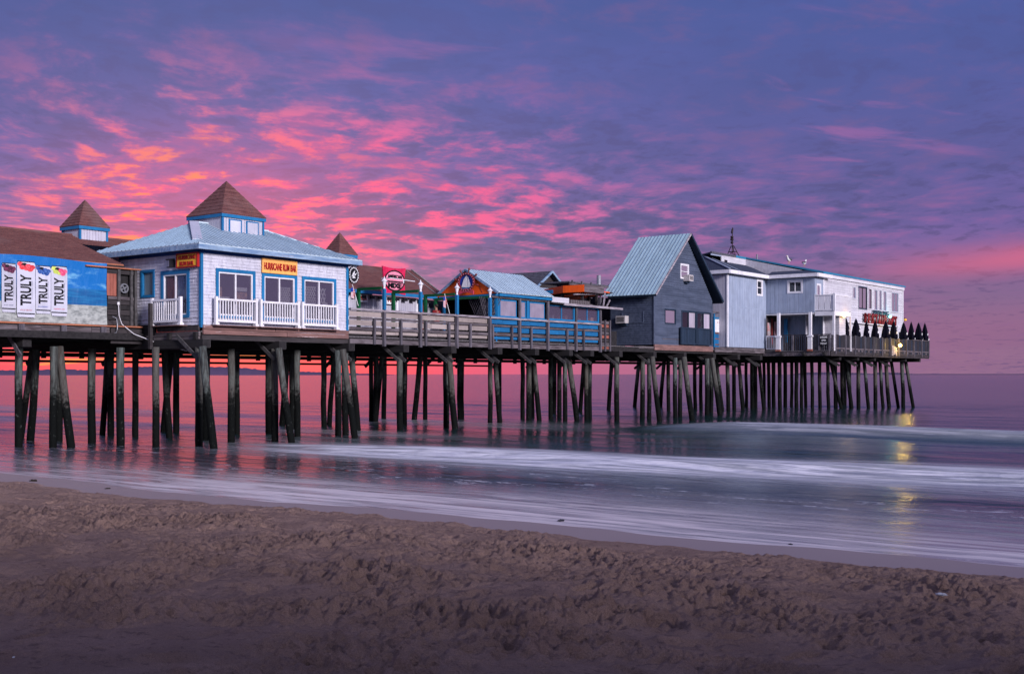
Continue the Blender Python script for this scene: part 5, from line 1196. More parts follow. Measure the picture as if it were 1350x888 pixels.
for k, (a, b) in enumerate(((ra, (ra+rb)/2-.03), ((ra+rb)/2+.03, rb))):
    mb = MB(); FH.box(mb, a, b, 5.16, 5.24, .12, .22); FH.box(mb, a, b, 4.24, 4.32, .12, .22); FH.box(mb, a, a+.07, 4.32, 5.16, .12, .22); FH.box(mb, b-.07, b, 4.32, 5.16, .12, .22); rl = mb.build('balcony_railing', M['hut_dark'], hut)
    n = 9
    for j in range(n): x = a+.08+(b-a-.16)*j/n; FH.piece('board', M['hut_dark'], rl, x, x+(b-a-.16)/n-.02, 4.32, 5.16, .15, .18)
mb = MB(); FH.box(mb, H0+.9, H0+3.2, 4.50, 4.53, .022, .04); mb.build('trim_strip', M['wood_u'], hut)

# gap between cottage and restaurant: blue gate with white poster
gt = thing('blue_gate', 'narrow bright blue boarded gate with white poster between cottage and grey house', 'gate', (39.5, 1, 4.02))
FQ = Face('v', .6); g0, g1 = U(939, .6), U(956.5, .6)
for z0, z1 in ((4.0, 4.3), (4.36, 4.66), (4.72, 5.0)): FQ.piece('board', M['blue_board'], gt, g0, g1, z0, z1, 0, .03)
for z in (4.31, 4.67, 5.02): FQ.piece('rail', M['red_wood'], gt, g0, g1, z, z+.07, .03, .06)
for a in (g0, g0+1.25, g1-.12): FQ.piece('post', M['wood_z'] if a > g0 else M['blue'], gt, a, a+.1, 4.0, 6.25, .06, .14)
FQ.piece('poster', M['wht'], gt, g0+.22, g0+1.15, 5.12, 5.92, .02, .05)
text_mb('* *', FQ, g0+.7, 5.72, .10, .005, .05, M['red'], gt, width=.35)
FQ.piece('rail', M['blue'], gt, g0, g1, 5.95, 6.05, .0, .05); FQ.piece('rail', M['wood_u'], gt, g0, g1, 6.35, 6.40, .04, .08)

# ------------------------------------------------------------------ restaurant at the end: grey two storey house and white hall
rs = thing('grey_house', 'two storey light blue grey vertical boarded house with dark hip roof', 'building', (42, 0, 4.2))
FA = Face('v', 0); A0 = U(958.7, 0); A1 = U(1009.6, 0); SB = 4.2; ST = 8.72
FB2 = Face('u', A1)      # jutting upper storey looks back to the beach
vJ = FB2.az(1074, 0)[0]; zJ = FB2.az(1073, 411.5)[1]
wa = FA.rect(997.2, 367.5, 1005, 390.5)
vsiding(FA, A0, A1, SB, ST, .34, M['vboard_grey'], rs, [wa], top=None)
MB().box(A0+.02, A1, -.028, -.02, 6.70, 6.76).build('seam', M['vboard_grey'], rs)
FC = Face('u', A0); vsiding(FC, 0, 5.5, SB, ST, .30, M['vboard_pale'], rs)
wb_v0, wb_z1 = FB2.az(1058.5, 368.5); wb_v1, wb_z0 = FB2.az(1038, 387); wb = (wb_v0, wb_v1, wb_z0, wb_z1)
vsiding(FB2, vJ, 0, zJ, ST, .30, M['vboard_grey'], rs, [wb])
FD = Face('v', vJ); A2 = U(1085, vJ); wd = (A1+.25, A1+.95, 6.6, 8.35)
vsiding(FD, A1, A2, zJ, ST, .3, M['vboard_grey'], rs, [wd])
MB().box(A1+.02, A2+2, vJ+.05, 0, zJ-.1, zJ).build('soffit', M['white'], rs)
window(FA, rs, wa, M['white'], M['white'], 1, .10, .05, glass=M['glass_dark'], rows=2)
window(FB2, rs, wb, M['white'], M['white'], 2, .10, .05, glass=M['glass_dark'])
window(FD, rs, wd, M['white'], M['white'], 1, .08, .04, glass=M['glass_pink'])
MB().box(A0-.05, A0+.10, -.05, .03, SB, ST).build('corner_board', M['white'], rs)
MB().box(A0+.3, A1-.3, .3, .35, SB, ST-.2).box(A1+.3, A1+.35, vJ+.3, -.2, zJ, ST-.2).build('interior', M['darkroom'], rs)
# recessed porch
PB = A1+1.9; FP = Face('u', PB)
vsiding(FP, vJ-.0, 4, 4.0, zJ, .2, M['vboard_grey'], rs)
FPl = Face('v', .02); vsiding(FPl, A1, PB, 4.0, zJ, .3, M['dark_wood'], rs)
for k, (a, z0, z1, m_, w) in enumerate(((.2, 5.0, 5.9, 'poster1', .4), (.8, 4.5, 6.2, 'maroon', .22), (1.25, 5.1, 6.0, 'flagred', .35))): FPl.piece('poster', M[m_], rs, A1+a, A1+a+w, z0, z1, .03, .06)
b0_, _z = vz(1036.5, 0, PB-.3); piece('blue_post', M['blue'], rs, PB-.45, PB-.3, b0_-.11, b0_+.11, 4.6, 6.2)
for x in (1030.4, 1072):
    vv = FB2.az(x, 0)[0]; mb = MB(); mb.box(A1-.52, A1-.35, vv-.08, vv+.09, 4.9, zJ); mb.build('column', M['white'], rs)
    mb = MB(); mb.box(A1-.56, A1-.43, vv-.13, vv+.14, 4.1, 4.9); mb.box(A1-.60, A1-.40, vv-.18, vv+.19, 4.9, 5.0); mb.build('column_base', M['white'], rs)
    piece('footing', M['rust_board'], rs, A1-.60, A1-.43, vv-.16, vv+.17, 3.98, 4.1)
# roofs: eaves with white fascia
ez = 8.78; ov = .35
EV = [(A0-ov, 5.5), (A0-ov, -ov), (A1-ov, -ov), (A1-ov, vJ-ov), (A2+.7, vJ-ov)]
for a, b in zip(EV, EV[1:]): MB().bar((a[0], a[1], ez+.09), (b[0], b[1], ez+.09), .10, .22).build('fascia', M['white'], rs)
MB().prism([(A0-ov, 5.5, ez-.02), (A0-ov, -ov, ez-.02), (A1-ov, -ov, ez-.02), (A1-ov, vJ-ov, ez-.02), (A2+.7, vJ-ov, ez-.02), (A2+.7, 5.5, ez-.02)], (0, 0, .03)).build('soffit', M['white'], rs)
rg = 10.25; et = ez+.2
rp = (A0+2.2, 3.0, rg); rq = (A1+6, 3.0, rg+.2)
roof_plane(rs, [(A0-ov, -ov, et), (A1-ov, -ov, et), (A1+2.2, 3.0, rg), rp], 'h', .2, M['roof_slate'], 'roof', thick=.03)
roof_plane(rs, [(A0-ov, 5.5, et), (A0-ov, -ov, et), rp, (A0+2.2, 5.5, rg)], 'h', .2, M['roof_slate'], 'roof', thick=.03)
zc = et+(rg-et)*(2.9/3.35)
MB().prism([(A1-ov, -ov, et), (A1-ov, vJ-ov, et), (A1+2.4, vJ+2.6, et+.55), (A1+2.4, .4, et+.62)], (0, 0, .04)).build('roof', M['roof_slate'], rs)
MB().prism([(A1-ov, vJ-ov, et), (A2+.7, vJ-ov, et), (A2+.7, vJ+1.0, et+.3), (A1+1.4, vJ+1.4, et+.4)], (0, 0, .035)).build('roof', M['roof_slate'], rs)
MB().bar((A0-ov, -ov, et+.06), (rp[0], rp[1], rg+.06), .14, .05).build('hip_cap', M['vboard_grey'], rs)
MB().bar((A0+1.0, -ov, et+.02), (A0+2.6, 2.6, rg-.1), .08, .05).build('valley_flashing', M['vboard_grey'], rs)
# raised clerestory between the two roofs
MB().box(A0+3.0, A2+.2, 1.93, 1.99, et+.3, 10.30).build('clerestory_wall', M['clap_white'], rs)
MB().box(A0+3.4, A1-1.8, 1.88, 1.92, 9.6, 10.0).build('clerestory_opening', M['blk'], rs)

hl = thing('white_hall', 'long white clapboard restaurant hall with teal roof edge and tall windows', 'building', (55, vJ, 4.0))
FE = Face('v', vJ); A3 = U(1189.5, vJ); HT = 9.03
wins = [(888.2, 905), (918.5, 963.5), (970, 988), (1001, 1018), (1025.5, 1040.5), (1048, 1066), (1090.5, 1128)]
ys = [(345, 415), (343, 470), (355, 468), (360, 475), (362, 477), (367, 480), (373, 487)]
WH = []
for (p, q_), (y0, y1) in zip(wins, ys):
    x0, x1 = 900+p*.2519, 900+q_*.2519; a, z1 = FE.az(x0, 290+y0*.252); b, z0 = FE.az(x1, 290+y1*.252); WH.append((a, b, z0, z1))
siding(FE, A2, A3, 4.0, HT, .17, M['clap_white'], hl, WH, 0)
MB().box(A3-.05, A3, vJ, 9, 4.0, HT).box(A2, A3, 8.95, 9, 4.0, HT).box(A2+.1, A3-.1, vJ+1.2, vJ+1.25, 4, HT-.2).build('wall', M['clap_white'], hl)
for i, w in enumerate(WH): window(FE, hl, w, M['hut_blue'] if i == 1 else M['clap_white'], M['blk'] if i in (1, 2) else M['vboard_grey'], 2 if i in (1, 6) else 1, .07, .045, glass=M['glass_pink'], blind=M['blind'])
for b_ in ((A3-.02, A3+.10, vJ-.06, vJ+.02, 4.0, HT), (A2-.05, A2+.1, vJ-.05, vJ, 4.0, HT)): MB().box(*b_).build('corner_board', M['white'], hl)
MB().box(A2-.3, A3+.15, vJ-.12, vJ-.03, HT-.2, HT).build('fascia', M['clap_white'], hl)
rz = 10.42; ru0 = 33.8
MB().prism([(A2-.4, vJ-.2, HT+.02), (A3+.2, vJ-.2, HT+.02), (A3+.2, 2.4, rz), (A2-.4, 2.4, rz)], (0, 0, .10)).build('roof', M['teal'], hl)
MB().prism([(A0+1.8, 2.0, rz-.08), (A3+.2, 2.0, rz-.08), (A3+.2, 9, 9.2), (A0+1.8, 9, 9.2)], (0, 0, .08)).build('roof', M['roof_slate'], hl)
MB().box(A0+1.6, A1-.5, 1.9, 2.02, rz-.14, rz+.0).build('roof_edge', M['roof_dark'], hl); MB().box(A1-.5, A2, 1.9, 2.02, rz-.14, rz+.0).build('roof_edge', M['teal'], hl)
MB().box(A0+1.6, A2, 1.95, 2.0, rz-.24, rz-.15).build('fascia', M['vboard_grey'], hl)
MB().prism([(A2-.38, vJ+.02, zJ+.1), (A2-.38, vJ+.02, HT-.02), (A2-.38, 2.3, 10.36), (A2-.38, 8.9, 9.2), (A2-.38, 8.9, zJ+.1)], (.06, 0, 0)).build('end_wall', M['clap_white'], hl)
# balcony
vB = vz(1100, 0, A1+.05)[0]; bf = Face('u', A1+.05); bz = 6.55
bU1 = U(1122.5, vB)
slab = MB().box(A1+.05, bU1, vB, vJ, bz-.30, bz).build('balcony', M['white'], hl)
mb = MB(); bf.box(mb, vB, vJ, bz+.98, bz+1.05, -.05, .05); bf.box(mb, vB, vJ, bz+.02, bz+.10, -.04, .04); r_ = mb.build('railing', M['white'], hl)
n = 9
for k in range(n+1):
    v = vB+.05+(vJ-vB-.1)*k/n; w_ = .05 if k % 3 else .09; bf.piece('baluster', M['white'], r_, v-w_, v+w_, bz+.10, bz+.98, -.02, .02)
for v in (vB, vJ+.05): bf.piece('railing_post', M['white'], r_, v-.07, v+.07, bz, bz+1.12, -.06, .06)
MB().box(A1+.05, bU1, vB-.0, vB+.05, bz+.04, bz+.98).build('solid_railing', M['clap_white'], hl)
MB().box(A1+.05, bU1, vB-.03, vB+.08, bz+.98, bz+1.05).build('handrail', M['white'], hl)
piece('railing_post', M['white'], hl, bU1-.1, bU1, vB, vB+.1, 4.0, bz+1.1); piece('column', M['white'], hl, A1+.05, A1+.2, vB, vB+.13, 4.0, bz-.3)
siding(Face('u', A1+1.6), vB+.3, vJ, 4.0, bz-.3, .17, M['clap_white'], hl); siding(Face('v', vB+.3), A1+1.6, bU1-.3, 4.0, bz-.3, .17, M['clap_white'], hl)
# entrance canopy and door trim on the hall wall
mb = MB(); FE.box(mb, A2+3.2, A3-1.2, 6.0, 6.07, .0, .25); mb.build('shelf', M['white'], hl)
for k in range(7): FE.piece('window_frame', M['white'], hl, A2+4.0+k*1.7, A2+4.9+k*1.7, 4.5, 5.75, .01, .04); FE.piece('pane', M['glass_pink'] if k % 2 else M['glass_dark'], hl, A2+4.08+k*1.7, A2+4.82+k*1.7, 4.58, 5.67, .04, .05)

# roof signs and lamps on the hall
FSg = Face('v', vJ-.02)
aL, zL = FSg.az(1136.5, 0)[0], 0; aR = FSg.az(1180, 0)[0]; zz = FSg.az(1158, 422)[1]
s = thing('restaurant_sign', 'large red letters RESTAURANT on the white hall wall', 'sign', (aL, vJ-.1, zz-.5))
n = len('RESTAURANT'); w = (aR-aL)/n
for i, ch in enumerate('RESTAURANT'): text_mb(ch, FSg, aL+w*(i+.5), zz, .80, .08, .12, M['deep_red'], s, name='letter', width=w*.80, bold=.04)
mb = MB(); FSg.box(mb, aL-.05, aR+.05, zz-.05, zz+.02, .05, .11); mb.build('mounting_rail', M['grey_metal'], s)
aL2, aR2 = FSg.az(1149, 0)[0], FSg.az(1169, 0)[0]; zz2 = FSg.az(1158, 413.5)[1]
s = thing('pier_sign', 'smaller dark lettering ON THE PIER above the red restaurant letters', 'sign', (aL2, vJ-.1, zz2-.2))
text_mb('PIER PIE', FSg, (aL2+aR2)/2, zz2, .42, .06, .10, M['hut_dark'], s, width=aR2-aL2, bold=.02); s['label'] = 'smaller dark lettering above the red restaurant letters'
# deck fences
FK, FK2 = Face('v', -4.6), Face('u', A1-.3)
DK1 = 64.65
df = thing('deck_fence', 'dark upright boarded fence round the umbrella deck', 'fence', (55, -4.6, 4.0))
u = A1-.25; k = 0
while u < DK1-.05:
    h = 5.0+.05*math.sin((u-A1)*math.pi/1.15)**2 if u < 60.6 else 4.98
    FK.piece('board', M['hut_dark'] if k % 5 == 2 else M['fence_dark'], df, u, u+.15, 3.95, h, .0, .03); u += .185; k += 1
for j in range(12): FK.piece('post', M['wood_z'], df, A1+.2+j*1.68, A1+.3+j*1.68, 3.8, 5.06, .035, .13)
FK.piece('handrail', M['wood_u'], df, 60.7, DK1, 5.0, 5.06, -.06, .08); FK.piece('rail', M['dark_wood'], df, A1-.2, 60.6, 4.72, 4.80, -.06, -.002); FK.piece('rail', M['wood_u'], df, A1-.2, DK1, 4.12, 4.2, .035, .07)
u = A1
while u < DK1: 
    if int(u*3) % 3: FK.piece('block', M['wood_u'], df, u, u+.35, 3.97, 4.10, .035, .06)
    u += .6
MB().box(DK1-.05, DK1, -4.55, 4, 3.95, 5.0).build('side_boards', M['dark_wood'], df)
wf = thing('porch_railing', 'short white porch railing at the foot of the grey house', 'railing', (A1-.1, -.5, 4.0))
va_, vb_ = FK2.az(1028.5, 0)[0], FK2.az(1010.5, 0)[0]; FK2.piece('rail', M['white'], wf, va_, vb_, 4.94, 5.02, -.04, .04); FK2.piece('rail', M['white'], wf, va_, vb_, 4.12, 4.20, -.04, .04)
for k in range(9): x = va_+(vb_-va_)*k/8; FK2.piece('baluster', M['white'], wf, x-.02, x+.02, 4.2, 4.94, -.015, .015)
pf = thing('porch_fence', 'dark slatted fence with posts below the white porch columns', 'fence', (A1-.3, -2.5, 4.0))
v = FK2.az(1033, 0)[0]; k = 0
while v > -4.5:
    FK2.piece('slat', M['dark_wood'], pf, v-.10, v, 3.98, 4.98, .0, .025); v -= .14; k += 1
for x in (1045.5, 1062.5, 1080.5, 1096): 
    vv = max(FK2.az(x, 0)[0], -4.5); FK2.piece('post', M['wood_z'], pf, vv-.06, vv+.05, 3.7, 5.02, .03, .11)
FK2.piece('handrail', M['dark_wood'], pf, -4.6, FK2.az(1032, 0)[0], 5.0, 5.06, -.05, .05)
piece('fascia_board', M['wood_u'], pier, A1-.42, A1-.36, -4.55, .0, 3.68, 3.96)
bv0, bv1 = max(FK2.az(1097.5, 0)[0], -4.45), FK2.az(1081.5, 0)[0]; bs = thing('fence_banner', 'small black banner with white handwritten lines on the porch fence', 'banner', (A1-.42, (bv0+bv1)/2, 4.4))
mb = MB(); FK2.box(mb, bv0, bv1, 4.33, 4.97, .12, .14); mb.build('cloth', M['blk'], bs)
for i, tx in enumerate(('OUTSIDE BAR', 'OPEN', 'TAKE OUT')): text_mb(tx, FK2, (bv0+bv1)/2, 4.85-i*.2, .12, .006, .14, M['wht'], bs, width=(bv1-bv0)*(.86, .5, .8)[i], bold=.02)

# closed umbrellas
UM = []
def umbrella(u, v, label, first=None, h=2.0, w=1.0):
    if first is None:
        o = thing('closed_umbrella', label, 'umbrella', (u, v, 4.02), 'closed black umbrellas along the deck fence')
        n = 12; mb = MB(); prof = [(.02, 2.16), (.06, 2.08), (.12, 1.88), (.19, 1.60), (.25, 1.30), (.27, 1.10), (.21, 1.0), (.27, .88), (.31, .72)]; rings = []
        for r, z in prof:
            i = len(mb.v); mb.v += [(u+r*(1+.22*(j % 2)-.1)*math.cos(6.2832*j/n), v+r*(1+.22*(j % 2)-.1)*math.sin(6.2832*j/n), 4.02+z-.05*(j % 2)*(r > .2)) for j in range(n)]; rings.append(i)
        for a, b in zip(rings, rings[1:]): mb.f += [(a+j, a+(j+1) % n, b+(j+1) % n, b+j) for j in range(n)]
        mb.f += [tuple(rings[0]+j for j in range(n)), tuple(rings[-1]+n-1-j for j in range(n))]
        mb.build('canopy', M['black'], o)
        MB().tube([(u, v, 4.02), (u, v, 6.18)], .028, 8).build('pole', M['wood_z'], o); MB().tube([(u, v, 6.17), (u, v, 6.24)], [.03, .015], 8).build('finial', M['blk'], o)
        MB().tube([(u, v, 4.02), (u, v, 4.10)], [.25, .22], 12).build('foot', M['blk'], o)
        for a, z in ((-.10, 1.30), (.07, .95)): MB().box(u+a, u+a+.11, v-.262, v-.225, 4.02+z, 4.02+z+.16).build('print', M['wht'], o)
        return o
    r = first.copy(); COL.objects.link(r); r.location = world(u, v, 4.02); r['label'] = label
    for ch in first.children: c = ch.copy(); COL.objects.link(c); c.parent = r
    r.rotation_euler = (0, 0, ANG+random.uniform(-.5, .5)*.3); r.scale = (w, w, h); return r
ux = [1115.5, 1128.5, 1142.2, 1153.7, 1167.7, 1178, 1191.3, 1201.3, 1211, 1219.3]
ul = ['closed black umbrella under the warm wall lamp, leftmost of the row', 'closed black umbrella second from the left of the deck row', 'narrow closed black umbrella under the R and E of the red letters', 'closed black umbrella below the S and T of the red letters',
      'closed black umbrella below the R and A near the end of the red letters', 'closed black umbrella under the teal lamp', 'closed black umbrella just right of the hall corner', 'thin closed black umbrella third from the deck end', 'closed black umbrella second from the deck end', 'closed black umbrella at the far right end of the deck']
first = None
for i, x in enumerate(ux):
    v = -4.15 if i < 9 else -4.32; u = U(x, v); sc = [1.0, 1.02, 1.0, 1.02, 1.04, 1.06, 1.06, 1.1, 1.1, 1.1][i]
    if first is None: first = umbrella(u, v, ul[i])
    else: umbrella(u, v, ul[i], first, sc, [1, 1.15, .8, 1.05, 1.1, 1.1, 1.1, .95, 1.1, 1.0][i])

# lit lamps of the deck
def lit_lamp(name, label, pos, mat, col, watts, face_o=None, r=.10):
    s = thing(name, label, 'lamp', pos); u, v, z = pos
    mb = MB(); n = 10
    P = [(u, v, z+r*1.0*math.cos(math.pi*k/6)) for k in range(7)]; mb.tube(P, [max(.01, r*math.sin(math.pi*k/6)) for k in range(7)], n); mb.build('bulb', mat, s, smooth=True)
    mb = MB(); mb.tube([(u, v+.1, z+r+.02), (u, v+.02, z+r+.03), (u, v, z+r*.9)], [.03, .03, .05], 8); mb.box(u-.05, u+.05, v+.10, v+.14, z, z+.2); mb.build('bracket', M['blk'], s)
    L = bpy.data.lights.new(name, 'POINT'); L.energy = watts; L.color = col; L.shadow_soft_size = .12; lo = bpy.data.objects.new(name+'_light', L); COL.objects.link(lo); lo.parent = s; lo.location = (0, -.30, -.02); return s
pa = U(1111, vB+.3-.12); lit_lamp('wall_lamp', 'glowing warm lamp on the wall under the white balcony', (pa, vB+.08, uz(1111, 416, vB)[1]), M['lamp_warm'], (1, .6, .25), 18)
pt_ = U(1173.5, vJ-.35); lit_lamp('teal_lamp', 'glowing teal lamp above the last letters of the red sign', (pt_, vJ-.35, uz(1173.5, 417, vJ-.35)[1]), M['lamp_teal'], (.15, 1, .85), 22)
py_ = U(1186.7, -4.95); yl = lit_lamp('yellow_floodlight', 'bright yellow floodlight on the outside of the deck fence', (py_, -4.95, uz(1186.7, 455, -4.95)[1]), M['lamp_yellow'], (1, .62, .10), 110, r=.13)
for k in range(4): MB().box(py_-.95+k*.24, py_-.76+k*.24, -4.73-.01*(k % 2), -4.67, 3.82+.06*(k % 3), 4.55-.05*k).build('board', M['pale_wood'], yl)
pg = U(1190.5, vJ-.1); s = thing('globe_lamp', 'small unlit globe lamp on the right corner of the white hall', 'lamp', (A3+.1, vJ-.1, 6.4)); _, zg = uz(1190.5, 421.5, vJ)
MB().tube([(A3+.1, vJ, zg+.12), (A3+.22, vJ-.15, zg+.12), (A3+.22, vJ-.15, zg+.05)], .03, 6).build('bracket', M['blk'], s); mb = MB(); mb.tube([(A3+.22, vJ-.15, zg+.10*math.cos(math.pi*k/6)) for k in range(7)], [max(.01, .12*math.sin(math.pi*k/6)) for k in range(7)], 10); mb.build('globe', M['amber'], s)

# antenna mast, vent pipe, gulls
ub, zb_ = uz(965.5, 337.5, 3.0); tp = uz(965.5, 301, 3.0)[1]; s = thing('antenna_mast', 'dark lattice antenna mast on the roof ridge of the grey house', 'antenna', (ub, 3, zb_)); zk = zb_+(tp-zb_)*.33
zb_ -= .15
for a, b in ((-.42, -.4), (.42, -.4), (0, .5)): MB().tube([(ub+a, 3+b, zb_), (ub+a*.15, 3+b*.15, zk+.1)], .03, 6).build('leg', M['antenna'], s)
for a, b in (((-.42, -.4), (.42, -.4)), ((.42, -.4), (0, .5)), ((0, .5), (-.42, -.4))):
    MB().tube([(ub+a[0]*.5, 3+a[1]*.5, zb_+(zk-zb_)*.58), (ub+b[0]*.5, 3+b[1]*.5, zb_+(zk-zb_)*.58)], .02, 6).build('cross_bar', M['antenna'], s)
    MB().tube([(ub+a[0]*.95, 3+a[1]*.95, zb_+.05), (ub+b[0]*.5, 3+b[1]*.5, zb_+(zk-zb_)*.58)], .018, 6).build('cross_bar', M['antenna'], s)
MB().tube([(ub, 3, zb_+.3), (ub, 3, tp)], .035, 6).build('mast', M['antenna'], s)
for f, r_ in ((.52, .10), (.62, .12), (.70, .11), (.86, .07), (.92, .05)):
    z = zb_+(tp-zb_)*f; MB().tube([(ub-.06, 3, z-.08), (ub-.06, 3, z-.04), (ub-.06, 3, z+.06), (ub-.06, 3, z+.09)], [r_*.5, r_, r_, r_*.4], 8).build('instrument', M['antenna'], s)
MB().tube([(ub, 3, tp), (ub+.06, 3, tp+.06), (ub+.12, 3, tp-.04), (ub+.06, 3, tp-.3)], .02, 6).build('hook', M['antenna'], s)
uv_, zv_ = uz(998, 343, 2.4); s = thing('vent_pipe', 'short thin vent pipe standing on the roof edge right of the antenna', 'pipe', (uv_, 2.4, zv_)); MB().tube([(uv_, 2.4, zv_-.3), (uv_, 2.4, zv_+.42)], .055, 8).build('pipe', M['grey_metal'], s); MB().tube([(uv_, 2.4, zv_-.12), (uv_, 2.4, zv_-.02)], [.10, .07], 8).build('flashing', M['blk'], s)
def gull(x, y, v, label, s_=1, flip=1):
    u, z = uz(x, y, v); o = thing('gull', label, 'bird', (u, v, z), 'gulls perched on the restaurant roof'); g = lambda a, b, c: (u+a*s_*flip, v+b*s_, z+c*s_)
    body = MB().tube([g(-.30, 0, .22), g(-.22, 0, .21), g(-.08, 0, .20), (g(.08, 0, .23)), g(.17, 0, .30), g(.20, 0, .38), g(.22, 0, .43), g(.27, 0, .44), g(.30, 0, .43)], [.01, .045, .095, .10, .07, .05, .055, .04, .015], 10).build('body', M['gullwhite'], o, smooth=True)
    for b in (-.07, .07): MB().tube([g(.10, b, .27), g(-.05, b*1.3, .26), g(-.22, b, .24), g(-.38, b*.3, .24)], [.03, .06, .045, .008], 8).build('wing', M['gullgrey'], o, smooth=True)
    MB().tube([g(.29, 0, .43), g(.37, 0, .415)], [.018, .006], 6).build('beak', M['beak'], o)
    for b in (-.035, .035): MB().tube([g(.0, b, .14), g(.0, b, .0)], .01, 6).bar(g(-.01, b, .005), g(.06, b, .005), .04, .01).build('leg', M['beak'], o)
gull(1040, 347.5, -1.6, 'left gull on the roof edge, with dark wings', 1.1, -1); gull(1060.5, 350.5, -1.8, 'right gull on the roof edge, head raised', .95, 1)

# ------------------------------------------------------------------ person behind the fence
def skinned(name, joints, edges, mat, parent, base, sub=2):
    me = bpy.data.meshes.new(name); me.from_pydata([Vector(j[0])-Vector(base) for j in joints], edges, []); o = bpy.data.objects.new(name, me); COL.objects.link(o)
    m = o.modifiers.new('s', 'SKIN'); m.use_smooth_shade = True
    for i, j in enumerate(joints): me.skin_vertices[0].data[i].radius = (j[1], j[2] if len(j) > 2 else j[1])
    me.skin_vertices[0].data[0].use_root = True
    s_ = o.modifiers.new('u', 'SUBSURF'); s_.levels = s_.render_levels = sub
    dg = bpy.context.evaluated_depsgraph_get(); m2 = bpy.data.meshes.new_from_object(o.evaluated_get(dg)); bpy.data.objects.remove(o)
    m2.materials.clear(); m2.materials.append(mat); n = bpy.data.objects.new(name, m2); COL.objects.link(n); n.parent = parent; BASE[n.name] = base; return n
pu, pz_ = uz(575.2, 405, 2.2); B0 = (pu, 2.2, 4.02); per = thing('person', 'person with dark hair and dark red shirt behind the boardwalk fence, back turned', 'person', B0)
J = []; Ed = []
def jn(a, b, c, r, r2=None, par=None):
    J.append(((pu+a, 2.2-b, 4.02+c), r, r2 or r)); 
    if par is not None: Ed.append((par, len(J)-1))
    return len(J)-1
pel = jn(0, 0, .92, .14, .10); wst = jn(0, 0, 1.10, .13, .09, pel); ch = jn(0, 0, 1.30, .17, .11, wst); nk0 = jn(0, 0, 1.43, .09, .07, ch); nk = jn(0, -.01, 1.50, .05, .05, nk0); hd = jn(0, -.02, 1.60, .085, .09, nk); hd2 = jn(0, -.015, 1.70, .075, .085, hd)
for s_ in (-1, 1):
    sh = jn(s_*.19, 0, 1.39, .06, .06, ch); elb = jn(s_*.27, .02, 1.12, .043, .043, sh); wr = jn(s_*.22, -.20, .98, .028, .028, elb); pm = jn(s_*.19, -.27, .97, .035, .018, wr)
    for k in range(4): f1 = jn(s_*(.165+.018*k), -.32-.006*(k in (1, 2)), .965, .009, .009, pm); jn(s_*(.165+.018*k), -.355-.008*(k in (1, 2)), .945, .008, .008, f1)
    th_ = jn(s_*.155, -.27, .975, .010, .010, pm); jn(s_*.145, -.30, .965, .009, .009, th_)
    hip = jn(s_*.10, 0, .86, .095, .095, pel); kn = jn(s_*.11, -.01, .48, .06, .06, hip); ank = jn(s_*.11, .02, .08, .04, .04, kn); jn(s_*.11, -.14, .03, .035, .03, ank)
skinned('body', J, Ed, M['skin'], per, B0)
def lim(P, m_, n): 
    JJ = [((pu+a, 2.2-b, 4.02+c), r, r2) for a, b, c, r, r2 in P]; return JJ
sj = lim([(0, 0, 1.0, .165, .125), (0, 0, 1.12, .155, .115), (0, 0, 1.30, .19, .13), (0, 0, 1.43, .10, .08), (-.19, 0, 1.39, .078, .078), (-.26, .02, 1.16, .062, .062), (.19, 0, 1.39, .078, .078), (.26, .02, 1.16, .062, .062), (0, 0, .88, .165, .125)], 0, 0)
skinned('shirt', sj, [(0, 1), (1, 2), (2, 3), (2, 4), (4, 5), (2, 6), (6, 7), (0, 8)], M['shirt'], per, B0)
tj = lim([(0, 0, .93, .15, .115), (-.10, 0, .84, .11, .11), (-.11, -.01, .48, .08, .08), (-.11, .02, .10, .06, .06), (.10, 0, .84, .11, .11), (.11, -.01, .48, .08, .08), (.11, .02, .10, .06, .06)], 0, 0)
skinned('trousers', tj, [(0, 1), (1, 2), (2, 3), (0, 4), (4, 5), (5, 6)], M['trousers'], per, B0)
hj = lim([(0, .015, 1.74, .085, .095), (0, .03, 1.66, .09, .085), (0, .045, 1.56, .07, .05)], 0, 0); skinned('hair', hj, [(0, 1), (1, 2)], M['hair'], per, B0)

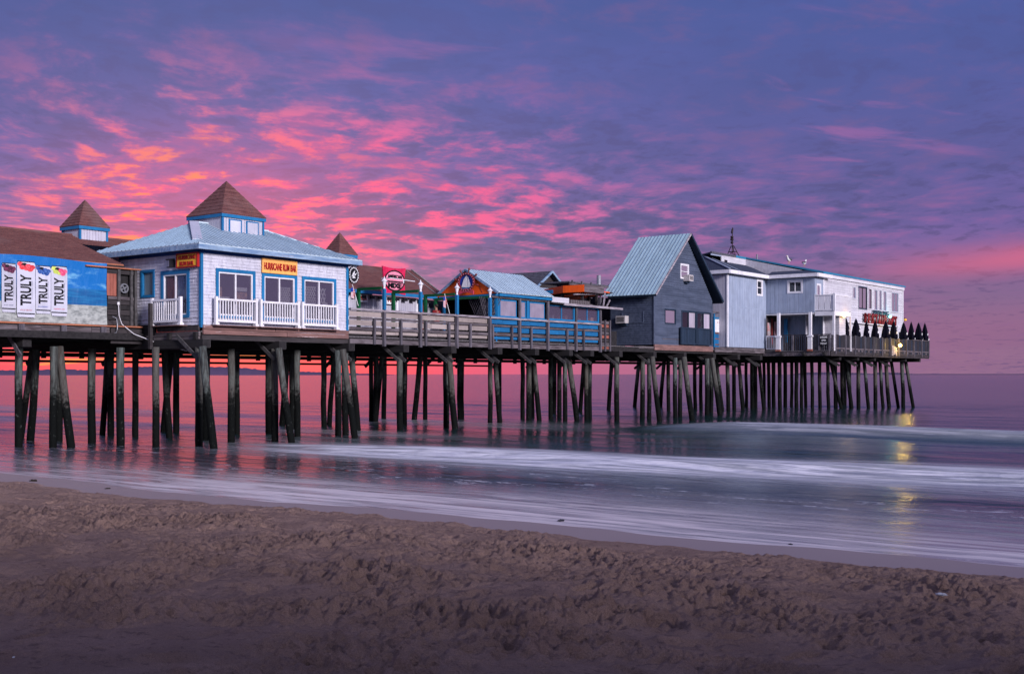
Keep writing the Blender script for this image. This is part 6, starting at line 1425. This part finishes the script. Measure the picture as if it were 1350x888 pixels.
# ------------------------------------------------------------------ small things on the beach
def lump(name, label, cat, x, y, r, mat, flat=.4, zoff=0, group=None):
    Z = FPX*(CAMH-.3)/(y-HOR); X = (x-675)/FPX*Z; u = (X-OX)*UX+(Z-OY)*UY; v = (X-OX)*VX+(Z-OY)*VY
    for _ in range(6):
        zs = float(sand_z(np.array([u]), np.array([v]))[0][0]); zs = max(zs, .0); Z = FPX*(CAMH-zs)/(y-HOR); X = (x-675)/FPX*Z; u = (X-OX)*UX+(Z-OY)*UY; v = (X-OX)*VX+(Z-OY)*VY
    bm = bmesh.new(); bmesh.ops.create_icosphere(bm, subdivisions=3, radius=r)
    for w in bm.verts:
        q = w.co*3/r*.5; k = 1+.35*math.sin(q.x*3+x)*math.cos(q.y*4+y)+.2*math.sin(q.z*7+q.x*5); w.co = Vector((w.co.x*k*1.6, w.co.y*k, w.co.z*k*flat))
    me = bpy.data.meshes.new(name); bm.to_mesh(me); bm.free(); me.materials.append(mat); o = bpy.data.objects.new(name, me); COL.objects.link(o); o.location = world(u, v, zs+r*flat*.4+zoff); o.rotation_euler = (0, 0, random.uniform(0, 6))
    tag(o, label, cat, group)
M['rock'] = surf('dark_wet_rock', (.05, .045, .06), .5, (.02, .02, .025), (1, 1, 1), 20, .8, .5)
M['weed'] = surf('dark_dry_seaweed', (.035, .025, .02), .9, None, (1, 1, 1), 30, .8, .6)
M['shell'] = surf('pale_shell', (.6, .6, .62), .5, None, (1, 1, 1), 20, .3, .1)
lump('rock', 'small dark rock in the thin surf near the waterline', 'rock', 740, 686.5, .045, M['rock'], .5)
lump('rock', 'little dark stone at the edge of the wash near the right', 'rock', 1042, 717.5, .025, M['rock'], .5)
lump('seaweed', 'small dark clump of seaweed on the top edge of the dry sand at the left', 'seaweed', 44, 634, .06, M['weed'], .5)
lump('seaweed', 'thin dark clump of seaweed on the sand edge left of centre', 'seaweed', 142, 644, .035, M['weed'], .5)
lump('shell', 'small white shell on the sand at the far left', 'shell', 33, 680, .035, M['shell'], .4)
lump('shell', 'white shell on the dry sand at the lower right', 'shell', 1241, 783.5, .030, M['shell'], .4)
lump('shell', 'tiny pale shell in the dark sand at the bottom left corner', 'shell', 18, 866, .008, M['shell'], .5)
lump('pebble', 'dark pebble lying in the shaded sand left of centre', 'pebble', 354, 809, .012, M['rock'], .6)
lump('pebble', 'small dark pebble in the shaded sand at the left', 'pebble', 52, 820, .010, M['rock'], .6)

for o in list(bpy.data.objects):
    if o.type == 'EMPTY' and not o.children and o.parent is None: bpy.data.objects.remove(o)
